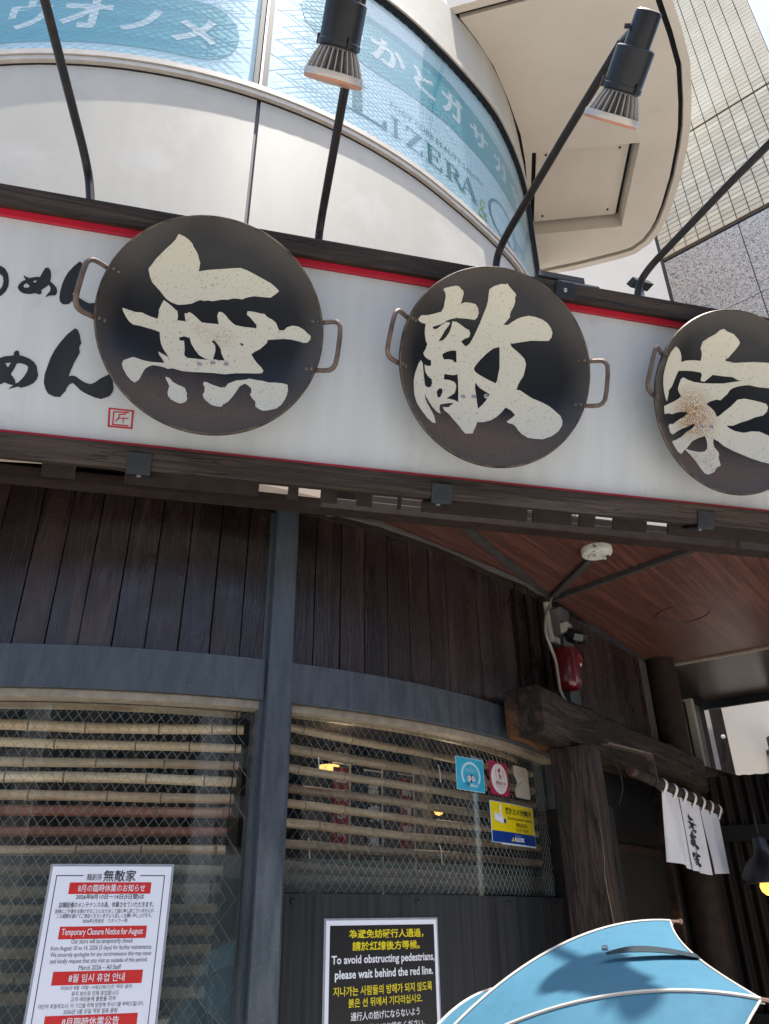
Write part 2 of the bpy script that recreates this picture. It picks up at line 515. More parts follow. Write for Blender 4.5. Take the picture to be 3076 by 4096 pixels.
M['board'] = pmat('white_sign_face', (.61, .63, .62), (.50, .525, .53), rough=.34, scale=3.5, stretch=(4.5, .4, 1), lo=.2, hi=.85, bump=.03, c3=(.42, .435, .43), c3scale=9, c3lo=.58, c3hi=.85, spec=.4)
M['ink'] = pmat('black_brush_paint', (.009, .011, .015), (.016, .020, .026), rough=.42, scale=10, stretch=(3, .4, 1))
M['sealred'] = flat('red_seal_ink', (.50, .012, .03), .5)
M['bracket'] = pmat('black_painted_bracket', (.012, .015, .020), (.022, .026, .032), rough=.4, scale=40, c3=(.09, .055, .035), c3scale=30, c3lo=.68, c3hi=.78)
def wok_mat():
    m, nt, bs = new_mat('seasoned_wok_iron')
    L = nt.links.new
    tc = nd(nt, 'ShaderNodeTexCoord'); oi = nd(nt, 'ShaderNodeObjectInfo')
    sx = nd(nt, 'ShaderNodeSeparateXYZ'); L(tc.outputs['Object'], sx.inputs[0])
    ad = nd(nt, 'ShaderNodeVectorMath', operation='ADD'); L(tc.outputs['Object'], ad.inputs[0]); L(oi.outputs['Random'], ad.inputs[1])
    n = nd(nt, 'ShaderNodeTexNoise'); n.inputs['Scale'].default_value = 4.5; n.inputs['Detail'].default_value = 7; L(ad.outputs[0], n.inputs['Vector'])
    # browner tone towards the lower inside of the bowl, uneven edge
    a = nd(nt, 'ShaderNodeMath', operation='MULTIPLY_ADD'); a.inputs[1].default_value = .16; L(n.outputs['Fac'], a.inputs[0]); L(sx.outputs['Y'], a.inputs[2])
    mr = nd(nt, 'ShaderNodeMapRange'); mr.inputs['From Min'].default_value = -.03; mr.inputs['From Max'].default_value = -.135
    L(a.outputs[0], mr.inputs['Value'])
    n2 = nd(nt, 'ShaderNodeTexNoise'); n2.inputs['Scale'].default_value = 260; n2.inputs['Detail'].default_value = 2; L(ad.outputs[0], n2.inputs['Vector'])
    r2 = nd(nt, 'ShaderNodeMapRange'); r2.inputs['From Min'].default_value = .4; r2.inputs['From Max'].default_value = .6; L(n2.outputs['Fac'], r2.inputs['Value'])
    rust = nd(nt, 'ShaderNodeMix', data_type='RGBA'); rust.inputs['A'].default_value = (.070, .045, .032, 1); rust.inputs['B'].default_value = (.12, .078, .055, 1)  # rust-brown colour mix for the lower bowl
    L(r2.outputs[0], rust.inputs['Factor'])
    n3 = nd(nt, 'ShaderNodeTexNoise'); n3.inputs['Scale'].default_value = 3; L(ad.outputs[0], n3.inputs['Vector'])
    blk = nd(nt, 'ShaderNodeMix', data_type='RGBA'); blk.inputs['A'].default_value = (.003, .005, .008, 1); blk.inputs['B'].default_value = (.009, .011, .014, 1)
    L(n3.outputs['Fac'], blk.inputs['Factor'])
    mx = nd(nt, 'ShaderNodeMix', data_type='RGBA'); L(mr.outputs[0], mx.inputs['Factor']); L(blk.outputs['Result'], mx.inputs['A']); L(rust.outputs['Result'], mx.inputs['B'])
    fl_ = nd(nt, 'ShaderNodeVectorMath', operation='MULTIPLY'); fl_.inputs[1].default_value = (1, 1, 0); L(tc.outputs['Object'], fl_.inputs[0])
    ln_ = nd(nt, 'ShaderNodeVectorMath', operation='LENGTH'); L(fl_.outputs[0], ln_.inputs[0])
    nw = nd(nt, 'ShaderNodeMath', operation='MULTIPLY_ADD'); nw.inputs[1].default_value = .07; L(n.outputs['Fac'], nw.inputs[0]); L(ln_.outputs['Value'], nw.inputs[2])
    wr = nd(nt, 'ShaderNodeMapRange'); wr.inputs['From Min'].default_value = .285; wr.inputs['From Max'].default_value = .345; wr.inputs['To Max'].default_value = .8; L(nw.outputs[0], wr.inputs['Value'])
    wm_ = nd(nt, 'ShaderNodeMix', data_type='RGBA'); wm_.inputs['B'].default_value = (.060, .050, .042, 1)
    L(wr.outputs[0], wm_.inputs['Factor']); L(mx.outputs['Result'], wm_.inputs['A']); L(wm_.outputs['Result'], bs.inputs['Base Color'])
    rr = nd(nt, 'ShaderNodeMapRange'); rr.inputs['To Min'].default_value = .36; rr.inputs['To Max'].default_value = .62
    L(mr.outputs[0], rr.inputs['Value']); L(rr.outputs[0], bs.inputs['Roughness'])
    bs.inputs['Specular IOR Level'].default_value = .38
    bp = nd(nt, 'ShaderNodeBump'); bp.inputs['Strength'].default_value = .12; bp.inputs['Distance'].default_value = .0015
    L(n2.outputs['Fac'], bp.inputs['Height']); L(bp.outputs[0], bs.inputs['Normal'])
    return m
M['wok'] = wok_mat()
M['wokrim'] = pmat('worn_wok_rim', (.05, .045, .04), (.22, .17, .12), rough=.4, metal=.6, scale=25)
M['handle'] = pmat('rusty_handle_iron', (.10, .075, .060), (.19, .13, .10), rough=.45, metal=.45, scale=30, bump=.2, bdist=.0006)
def cream_mat(name, rc=None):
    m, nt, bs = new_mat(name)
    L = nt.links.new
    tc = nd(nt, 'ShaderNodeTexCoord'); oi = nd(nt, 'ShaderNodeObjectInfo')
    ad = nd(nt, 'ShaderNodeVectorMath', operation='ADD'); L(tc.outputs['Object'], ad.inputs[0]); L(oi.outputs['Random'], ad.inputs[1])
    n = nd(nt, 'ShaderNodeTexNoise'); n.inputs['Scale'].default_value = 150; n.inputs['Detail'].default_value = 4; L(ad.outputs[0], n.inputs['Vector'])
    r = nd(nt, 'ShaderNodeMapRange'); r.inputs['From Min'].default_value = .60; r.inputs['From Max'].default_value = .70; L(n.outputs['Fac'], r.inputs['Value'])
    n2 = nd(nt, 'ShaderNodeTexNoise'); n2.inputs['Scale'].default_value = 6; n2.inputs['Detail'].default_value = 5; L(ad.outputs[0], n2.inputs['Vector'])
    r2 = nd(nt, 'ShaderNodeMapRange'); r2.inputs['From Min'].default_value = .61; r2.inputs['From Max'].default_value = .78; L(n2.outputs['Fac'], r2.inputs['Value'])
    n3 = nd(nt, 'ShaderNodeTexNoise'); n3.inputs['Scale'].default_value = 210; n3.inputs['Detail'].default_value = 3; L(ad.outputs[0], n3.inputs['Vector'])
    r3 = nd(nt, 'ShaderNodeMapRange'); r3.inputs['From Min'].default_value = .47; r3.inputs['From Max'].default_value = .56; L(n3.outputs['Fac'], r3.inputs['Value'])
    ru = nd(nt, 'ShaderNodeMath', operation='MULTIPLY'); L(r2.outputs[0], ru.inputs[0]); L(r3.outputs[0], ru.inputs[1])
    if rc:                                    # one large rust bloom of its own
        ds = nd(nt, 'ShaderNodeVectorMath', operation='DISTANCE'); ds.inputs[1].default_value = (rc[0], rc[1], -.08)
        L(tc.outputs['Object'], ds.inputs[0])
        rd_ = nd(nt, 'ShaderNodeMapRange'); rd_.inputs['From Min'].default_value = rc[2]; rd_.inputs['From Max'].default_value = rc[2] * .3
        L(ds.outputs['Value'], rd_.inputs['Value'])
        mxx = nd(nt, 'ShaderNodeMath', operation='MULTIPLY'); mxx.inputs[1].default_value = 1.0
        r5 = nd(nt, 'ShaderNodeMapRange'); r5.inputs['From Min'].default_value = .40; r5.inputs['From Max'].default_value = .52; L(n3.outputs['Fac'], r5.inputs['Value'])
        L(rd_.outputs[0], mxx.inputs[0]); L(r5.outputs[0], mxx.inputs[1])
        mz = nd(nt, 'ShaderNodeMath', operation='MAXIMUM'); L(ru.outputs[0], mz.inputs[0]); L(mxx.outputs[0], mz.inputs[1]); ru = mz
    m1 = nd(nt, 'ShaderNodeMix', data_type='RGBA'); m1.inputs['A'].default_value = (.60, .575, .47, 1); m1.inputs['B'].default_value = (.25, .23, .19, 1)
    k1 = nd(nt, 'ShaderNodeMath', operation='MULTIPLY'); k1.inputs[1].default_value = .8; L(r.outputs[0], k1.inputs[0]); L(k1.outputs[0], m1.inputs['Factor'])
    m2 = nd(nt, 'ShaderNodeMix', data_type='RGBA'); m2.inputs['B'].default_value = (.30, .155, .06, 1)
    L(m1.outputs['Result'], m2.inputs['A']); L(ru.outputs[0], m2.inputs['Factor'])
    L(m2.outputs['Result'], bs.inputs['Base Color'])
    bs.inputs['Roughness'].default_value = .55
    bp = nd(nt, 'ShaderNodeBump'); bp.inputs['Strength'].default_value = .25; bp.inputs['Distance'].default_value = .001
    L(n.outputs['Fac'], bp.inputs['Height']); L(bp.outputs[0], bs.inputs['Normal'])
    return m
M['cream'] = cream_mat('cracked_cream_paint')
M['cream_rust'] = cream_mat('rust_stained_cream_paint', (-.10, -.045, .12))
M['screw'] = flat('zinc_screw', (.42, .42, .41), .35, .8)
M['pipe'] = pmat('black_pipe_paint', (.010, .009, .010), (.020, .017, .016), rough=.36, scale=30, bump=.15, c3=(.09, .078, .072), c3scale=22, c3lo=.66, c3hi=.74, bdist=.0008, spec=.25)
M['socket'] = pmat('black_socket_plastic', (.008, .010, .013), (.013, .016, .020), rough=.36, scale=12, spec=.35)
M['bulb_metal'] = pmat('cast_heatsink', (.52, .49, .45), (.42, .395, .36), rough=.42, metal=.45, scale=14, bump=.1)
M['bulb_dark'] = flat('heatsink_core', (.10, .095, .09), .6, .3)
M['lens'] = flat('frosted_lens', (.42, .37, .33), .3)
M['lensring'] = flat('amber_lens_ring', (.50, .20, .11), .4)
M['ceil'] = wood_mat('rosewood_laminate', (.125, .050, .037), (.058, .024, .0185), 0, rough=.36, bump=.03, rnd=.05, ring=34, spec=.35, rot=(0, 0, radians(-52)), long=.03)
M['ceil2'] = wood_mat('dark_laminate', (.040, .024, .019), (.026, .017, .014), 0, spec=.35, rough=.28, bump=.05, rnd=.05, ring=9, rot=(0, 0, radians(-52)), long=.05)
M['frame'] = pmat('brown_painted_channel', (.022, .014, .012), (.034, .024, .019), rough=.5, scale=20, bump=.2, spec=0.18)
M['duct'] = pmat('grey_cable_duct', (.10, .092, .085), (.075, .068, .062), rough=.5, scale=15, stretch=(.3, 1, 1), spec=0.3)
M['batten'] = pmat('grey_batten', (.034, .031, .029), (.052, .048, .044), rough=.6, scale=20, spec=0.18)
M['timber'] = wood_mat('charred_old_timber', (.058, .036, .026), (.014, .010, .0085), 0, rough=.6, bump=1.0, crack=.9, rnd=.05, ring=20, c3=(.14, .062, .028), c3lo=.60, c3hi=.70, long=.08, spec=.22)
M['scar'] = flat('bare_wood_scar', (.20, .145, .10), .7)
M['rose'] = pmat('chipped_white_enamel', (.55, .54, .47), (.47, .46, .40), rough=.5, scale=20, c3=(.06, .05, .045), c3scale=45, c3lo=.58, c3hi=.64)
M['offwhite'] = pmat('yellowed_plastic', (.42, .40, .34), (.34, .32, .27), rough=.45, scale=12)
M['blackgloss'] = flat('glossy_black_plastic', (.008, .009, .011), .18)
M['cable'] = flat('grey_cable', (.30, .285, .26), .55)
def red_lens():
    m, nt, bs = new_mat('red_beacon_plastic')
    nz = nd(nt, 'ShaderNodeTexNoise'); nz.inputs['Scale'].default_value = 12
    mx = nd(nt, 'ShaderNodeMix', data_type='RGBA'); mx.inputs['A'].default_value = (.095, .005, .008, 1); mx.inputs['B'].default_value = (.06, .003, .005, 1)
    nt.links.new(nz.outputs['Fac'], mx.inputs['Factor']); nt.links.new(mx.outputs['Result'], bs.inputs['Base Color'])
    bs.inputs['Roughness'].default_value = .24; bs.inputs['Coat Weight'].default_value = .3; bs.inputs['Coat Roughness'].default_value = .05
    return m
M['beacon'] = red_lens()
M['paper'] = pmat('white_print_paper', (.78, .79, .84), (.74, .75, .81), rough=.32, scale=3, spec=.4)
M['laminate'] = film_mat('laminate_edge', (.45, .47, .52), .5)
M['print_red'] = flat('red_print', (.62, .025, .022), .35)
M['print_black'] = flat('black_print', (.012, .012, .014), .3)
M['print_navy'] = flat('dark_violet_print', (.035, .025, .075), .35)
M['print_white'] = flat('white_print', (.80, .81, .84), .35)
M['print_grey'] = flat('grey_print', (.055, .055, .06), .4)
M['print_yellow'] = flat('yellow_print', (.80, .66, .012), .35)
M['st_teal'] = flat('turquoise_sticker', (.018, .36, .54), .3)
M['st_pink'] = flat('raspberry_sticker', (.34, .022, .075), .35)
M['st_white'] = flat('white_sticker', (.66, .64, .60), .45)
M['st_back'] = pmat('yellowed_sticker_back', (.55, .49, .40), (.44, .38, .30), rough=.6, scale=14)
M['st_yellow'] = flat('yellow_sticker', (.78, .60, .008), .3)
M['st_blue'] = flat('blue_sticker', (.008, .045, .25), .3)
M['st_text'] = flat('dark_sticker_ink', (.02, .018, .02), .35)
M['st_pale'] = flat('pale_blue_ink', (.45, .66, .74), .35)
M['banner'] = pmat('red_banner_cloth', (.36, .018, .026), (.28, .014, .02), rough=.8, scale=10)
M['banner_dark'] = flat('navy_banner_cloth', (.010, .016, .022), .8)
M['cloth'] = pmat('white_cotton', (.66, .655, .66), (.60, .595, .605), rough=.85, scale=12, bump=.25, bscale=220, bdist=.0008)
M['umb'] = pmat('blue_umbrella_fabric', (.048, .142, .205), (.040, .124, .186), rough=.75, scale=60, lo=.3, hi=.7, bump=.25, bscale=16, bdist=.006, c3=(.056, .160, .226), c3scale=3.5, c3lo=.45, c3hi=.7, spec=.2)
M['piping'] = flat('cream_piping', (.52, .48, .42), .6)
M['strap'] = pmat('dark_teal_strap', (.004, .022, .036), (.002, .010, .016), rough=.7, scale=15)
M['tip'] = flat('copper_rib_tip', (.30, .19, .14), .35, .7)
M['corr'] = pmat('blackened_corrugated_iron', (.012, .010, .009), (.026, .017, .012), rough=.5, metal=.3, scale=10, stretch=(1, 1, .15), c3=(.07, .038, .018), c3scale=14, c3lo=.6, c3hi=.75, spec=0.18)
M['darkwall'] = pmat('sooty_dark_wall', (.010, .010, .010), (.016, .014, .013), rough=.7, scale=6, spec=0.18)
M['enamel'] = flat('black_enamel_shade', (.012, .013, .015), .35)
M['bulbglow'] = glow_mat('warm_lit_bulb', (1.0, .52, .09), 1.1)
M['warmlamp'] = glow_mat('warm_wall_lamp', (1.0, .50, .14), .9)
M['pave'] = pmat('pale_paving', (.42, .40, .37), (.36, .345, .32), rough=.8, scale=12, bump=.2)
M['asphalt'] = pmat('asphalt', (.055, .055, .057), (.042, .042, .044), rough=.85, scale=60, bump=.3)
M['opp1'] = pmat('cream_facade', (.50, .48, .44), (.45, .43, .40), rough=.7, scale=2)
M['opp2'] = pmat('brown_brick_facade', (.22, .17, .14), (.18, .14, .12), rough=.75, scale=4)
M['winglass'] = flat('far_window_glass', (.03, .04, .05), .45)
M['bannerwhite'] = flat('white_street_banner', (.74, .75, .78), .7)
MU=[[(-.1157,.253),(-.1001,.2511),(-.087,.246),(-.0767,.2394),(-.0733,.2327),(-.0656,.2251),(-.0576,.2143),(-.0541,.2024),(-.0508,.1975),(-.0519,.1866),(-.0532,.1738),(-.0291,.1817),(-.0047,.1876),(.0216,.1927),(.0437,.1971),(.0638,.1999),(.0841,.1953),(.1065,.1866),(.129,.1771),(.1545,.1656),(.1688,.1552),(.1798,.1453),(.1725,.1377),(.1643,.1319),(.1577,.1264),(.1344,.1269),(.111,.1275),(.0969,.1237),(.0847,.1196),(.0779,.1149),(.0633,.1156),(.0508,.1144),(.0351,.1083),(.0237,.1074),(.0068,.1027),(-.0071,.0977),(-.0197,.0982),(-.0301,.0951),(-.0426,.0956),(-.0544,.0888),(-.0644,.0816),(-.0815,.076),(-.1021,.0707),(-.1216,.0743),(-.136,.0811),(-.1434,.0879),(-.1528,.0972),(-.1655,.1077),(-.1763,.116),(-.1828,.1265),(-.1863,.1385),(-.1894,.1483),(-.1814,.1615),(-.1725,.1776),(-.1603,.1934),(-.1464,.2109),(-.1323,.2265),(-.123,.2381),(-.1201,.2446)],[(-.2478,.0246),(-.2312,.0243),(-.215,.0234),(-.1962,.027),(-.1853,.0242),(-.1699,.0209),(-.1539,.0196),(-.1524,.0334),(-.1528,.0459),(-.148,.0613),(-.1424,.0761),(-.1317,.0714),(-.1171,.0627),(-.1077,.0555),(-.1023,.0529),(-.0996,.0388),(-.0999,.0259),(-.0877,.0269),(-.0765,.0274),(-.08,.0386),(-.0821,.0507),(-.0747,.0506),(-.0703,.0565),(-.06,.0523),(-.0487,.0446),(-.0372,.0353),(-.0316,.0317),(-.012,.0317),(.0166,.0334),(.0129,.046),(.0102,.0567),(.0133,.0702),(.0234,.0699),(.0337,.0632),(.0437,.0523),(.0554,.0427),(.0649,.0373),(.085,.0354),(.1068,.0353),(.1249,.035),(.126,.0437),(.116,.0539),(.1061,.0639),(.0944,.0726),(.096,.0831),(.1134,.0827),(.1354,.0796),(.1444,.0796),(.1542,.0708),(.1692,.0636),(.1807,.055),(.1852,.0441),(.1907,.0339),(.2046,.0336),(.2118,.0429),(.2271,.048),(.2446,.0443),(.2589,.0352),(.2699,.0235),(.2796,.0147),(.279,.0043),(.272,-.0041),(.262,-.0047),(.2516,-.0004),(.2271,.0065),(.206,.0082),(.1778,.0053),(.1601,.0026),(.16,-.0049),(.1525,-.0142),(.1409,-.0266),(.1272,-.0355),(.1178,-.0441),(.1252,-.0568),(.1371,-.0712),(.1486,-.0819),(.1553,-.0912),(.1534,-.0991),(.1429,-.1019),(.1144,-.1035),(.0788,-.1072),(.0471,-.1141),(.0114,-.1145),(-.0237,-.1175),(-.0447,-.1199),(-.0725,-.1214),(-.1006,-.1179),(-.1139,-.1219),(-.1227,-.1191),(-.1381,-.1184),(-.1533,-.1186),(-.1651,-.1264),(-.1726,-.1341),(-.1805,-.1576),(-.1839,-.1703),(-.1935,-.1837),(-.2035,-.1798),(-.216,-.1678),(-.2276,-.1498),(-.2324,-.1358),(-.2291,-.1239),(-.2175,-.1148),(-.2062,-.1072),(-.194,-.1088),(-.179,-.1106),(-.1625,-.1104),(-.1459,-.1086),(-.1241,-.1055),(-.1301,-.0957),(-.1398,-.0844),(-.1437,-.075),(-.1317,-.0797),(-.112,-.0883),(-.1217,-.0769),(-.1315,-.0638),(-.1386,-.0502),(-.143,-.0325),(-.145,-.0174),(-.1582,-.0147),(-.1786,-.013),(-.1987,-.012),(-.2165,-.0135),(-.2284,-.007),(-.2375,.0044),(-.2448,.0161)],[(-.0903,-.0225),(-.0767,-.0172),(-.0614,-.0196),(-.0557,-.0355),(-.0436,-.0524),(-.0318,-.0656),(-.017,-.0729),(-.0032,-.0765),(-.0272,-.0781),(-.0483,-.0787),(-.0623,-.0797),(-.0716,-.0737),(-.0724,-.0531),(-.0762,-.0305),(-.0894,-.0316)],[(-.0003,-.0197),(.0084,-.0166),(.0182,-.0264),(.0282,-.0382),(.0311,-.051),(.0375,-.0634),(.0436,-.072),(.0294,-.0739),(.009,-.0729),(.0122,-.0611),(.0143,-.0439),(.0113,-.0293)],[(.0828,-.015),(.0874,-.0137),(.0933,-.019),(.091,-.0223),(.0843,-.0194)],[(-.1166,-.1468),(-.1062,-.1486),(-.0966,-.1585),(-.0823,-.1649),(-.0717,-.1677),(-.0609,-.1718),(-.0573,-.181),(-.0535,-.1883),(-.0544,-.1964),(-.0517,-.2039),(-.0535,-.2142),(-.0681,-.2227),(-.0802,-.2209),(-.0962,-.2138),(-.1038,-.2053),(-.1067,-.1939),(-.1037,-.1736),(-.1101,-.1611),(-.1148,-.1542)],[(-.0098,-.1444),(-.0001,-.1458),(.0145,-.1508),(.0398,-.1566),(.0519,-.152),(.0582,-.1415),(.0804,-.1292),(.1051,-.1247),(.1173,-.1197),(.1335,-.1222),(.1549,-.1239),(.1728,-.1284),(.1903,-.1278),(.2111,-.1297),(.2249,-.1345),(.2272,-.1507),(.2243,-.169),(.2179,-.1854),(.2098,-.1998),(.1966,-.2123),(.173,-.219),(.1594,-.2207),(.1471,-.2139),(.1388,-.2061),(.1392,-.1918),(.1282,-.1804),(.1222,-.1688),(.1261,-.1625),(.1247,-.1507),(.1152,-.1415),(.106,-.1364),(.0923,-.1456),(.0861,-.1581),(.0751,-.1791),(.0623,-.1984),(.0506,-.2078),(.0442,-.2166),(.0302,-.217),(.016,-.214),(.0011,-.2031),(-.0065,-.195),(-.0103,-.1837),(-.0063,-.1772),(-.0065,-.1615),(-.0119,-.1525)]]
TEKI=[[(-.1845,.2194),(-.1812,.2241),(-.1642,.232),(-.1429,.2406),(-.1303,.2416),(-.1233,.2372),(-.1141,.2346),(-.1101,.2264),(-.1109,.2144),(-.1111,.2063),(-.1137,.1982),(-.0997,.206),(-.0809,.2083),(-.0616,.2077),(-.0517,.1997),(-.0457,.1866),(-.0479,.1719),(-.0556,.1633),(-.0847,.162),(-.1189,.1573),(-.1387,.1496),(-.1533,.1411),(-.1561,.1368),(-.174,.1253),(-.1983,.1127),(-.1976,.1086),(-.1875,.1077),(-.1777,.1151),(-.167,.127),(-.1543,.1366),(-.1468,.1389),(-.1385,.1387),(-.1437,.1274),(-.1537,.112),(-.1618,.0939),(-.1718,.0751),(-.1566,.0821),(-.1474,.0925),(-.1374,.1096),(-.1327,.1253),(-.1314,.1446),(-.1168,.1462),(-.1001,.1407),(-.0833,.1334),(-.0698,.1298),(-.0643,.1201),(-.0664,.1091),(-.0824,.1003),(-.0932,.0908),(-.082,.0819),(-.0748,.0778),(-.0625,.0898),(-.0542,.1065),(-.0452,.1293),(-.0359,.1577),(-.0291,.185),(-.0235,.2057),(-.0227,.225),(-.0252,.2407),(-.0269,.2534),(-.0206,.2595),(-.0111,.2659),(.0077,.2728),(.0222,.2731),(.0242,.2765),(.0369,.2679),(.0491,.2602),(.0602,.2535),(.0643,.2473),(.0614,.2437),(.0656,.2329),(.0647,.2192),(.06,.2063),(.0579,.1948),(.0604,.1879),(.0523,.1755),(.0426,.1626),(.0577,.1637),(.0701,.1745),(.0839,.1844),(.098,.1913),(.1183,.196),(.1398,.1932),(.16,.1874),(.178,.1764),(.1908,.1623),(.1976,.1494),(.1975,.1348),(.1909,.1243),(.168,.1237),(.1412,.1232),(.1143,.1172),(.0897,.1109),(.074,.107),(.0789,.0982),(.0955,.0875),(.1128,.0752),(.125,.0637),(.1313,.0469),(.1293,.0308),(.126,.0097),(.1173,-.0056),(.11,-.0208),(.105,-.0391),(.1172,-.0395),(.1333,-.0494),(.1551,-.0624),(.1761,-.0708),(.1905,-.0774),(.2072,-.0876),(.2228,-.1039),(.2349,-.1189),(.2389,-.1357),(.236,-.1526),(.2237,-.173),(.2029,-.1904),(.1771,-.2015),(.1551,-.2008),(.1354,-.1986),(.1191,-.1879),(.1084,-.1753),(.1018,-.1625),(.0929,-.155),(.0789,-.153),(.0728,-.148),(.0891,-.1355),(.1015,-.1227),(.0864,-.1078),(.0703,-.1013),(.059,-.1172),(.041,-.1356),(.0211,-.1494),(-.0055,-.1592),(-.0248,-.161),(-.0312,-.1774),(-.0389,-.1916),(-.0432,-.2022),(-.069,-.2066),(-.0784,-.1974),(-.0924,-.1798),(-.1071,-.1657),(-.1238,-.1489),(-.1393,-.1403),(-.145,-.13),(-.1233,-.1267),(-.1163,-.1183),(-.1067,-.1128),(-.1077,-.1098),(-.1267,-.1143),(-.1407,-.1188),(-.1548,-.1238),(-.157,-.1388),(-.1529,-.1537),(-.1664,-.1506),(-.1821,-.1376),(-.1945,-.1242),(-.2052,-.1105),(-.2103,-.0995),(-.2086,-.1152),(-.2002,-.132),(-.1881,-.1488),(-.1782,-.1663),(-.1741,-.1902),(-.1878,-.1899),(-.2053,-.1792),(-.226,-.1582),(-.242,-.1397),(-.2524,-.1104),(-.2535,-.0693),(-.2483,-.0426),(-.2437,-.0288),(-.238,-.0117),(-.2298,.0029),(-.2217,-.0056),(-.2185,-.025),(-.2143,-.0489),(-.2098,-.0732),(-.1999,-.0771),(-.1891,-.073),(-.184,-.0608),(-.1864,-.047),(-.1992,-.0421),(-.2109,-.0293),(-.2153,-.007),(-.2049,-.0091),(-.1907,-.0051),(-.192,.0111),(-.2048,.0126),(-.2162,.0173),(-.2227,.0262),(-.2166,.0385),(-.2106,.0566),(-.2182,.0664),(-.2247,.0851),(-.2264,.1018),(-.2259,.1134),(-.239,.1115),(-.2529,.1131),(-.2566,.1173),(-.247,.131),(-.2253,.1381),(-.2045,.1476),(-.1877,.1564),(-.176,.1623),(-.1701,.1762),(-.1705,.1922),(-.1706,.2053),(-.1753,.2144)],[(-.1537,.0395),(-.139,.0501),(-.1223,.0573),(-.1064,.0592),(-.1021,.0215),(-.109,.0229),(-.118,.0282),(-.1317,.0276),(-.1463,.0239),(-.1519,.0321)],[(-.1419,-.0213),(-.1264,-.021),(-.1094,-.0197),(-.0962,-.0144),(-.093,-.0408),(-.0905,-.0723),(-.09,-.1044),(-.0993,-.101),(-.113,-.0984),(-.132,-.0991),(-.1167,-.0878),(-.1033,-.0775),(-.0997,-.0642),(-.0986,-.0513),(-.1048,-.0411),(-.1221,-.0376),(-.1427,-.0391)],[(-.1588,-.0721),(-.1477,-.0693),(-.1459,-.0817),(-.153,-.0976),(-.1625,-.1027),(-.1673,-.0844)],[(.0387,.0934),(.0425,.0576),(.0443,.0227),(.04,-.0034),(.0391,-.0163),(.0346,-.0259),(.0211,-.0219),(.0006,-.015),(-.0233,-.0054),(-.0371,.0022),(-.042,.0117),(-.0368,.0229),(-.0231,.0423),(-.0047,.0639),(.0169,.0842)],[(-.0342,-.0324),(-.0208,-.0465),(-.0003,-.0566),(.016,-.0641),(.0043,-.0864),(-.0085,-.1026),(-.0222,-.1167),(-.026,-.0952),(-.0287,-.0763),(-.0345,-.0515)]]
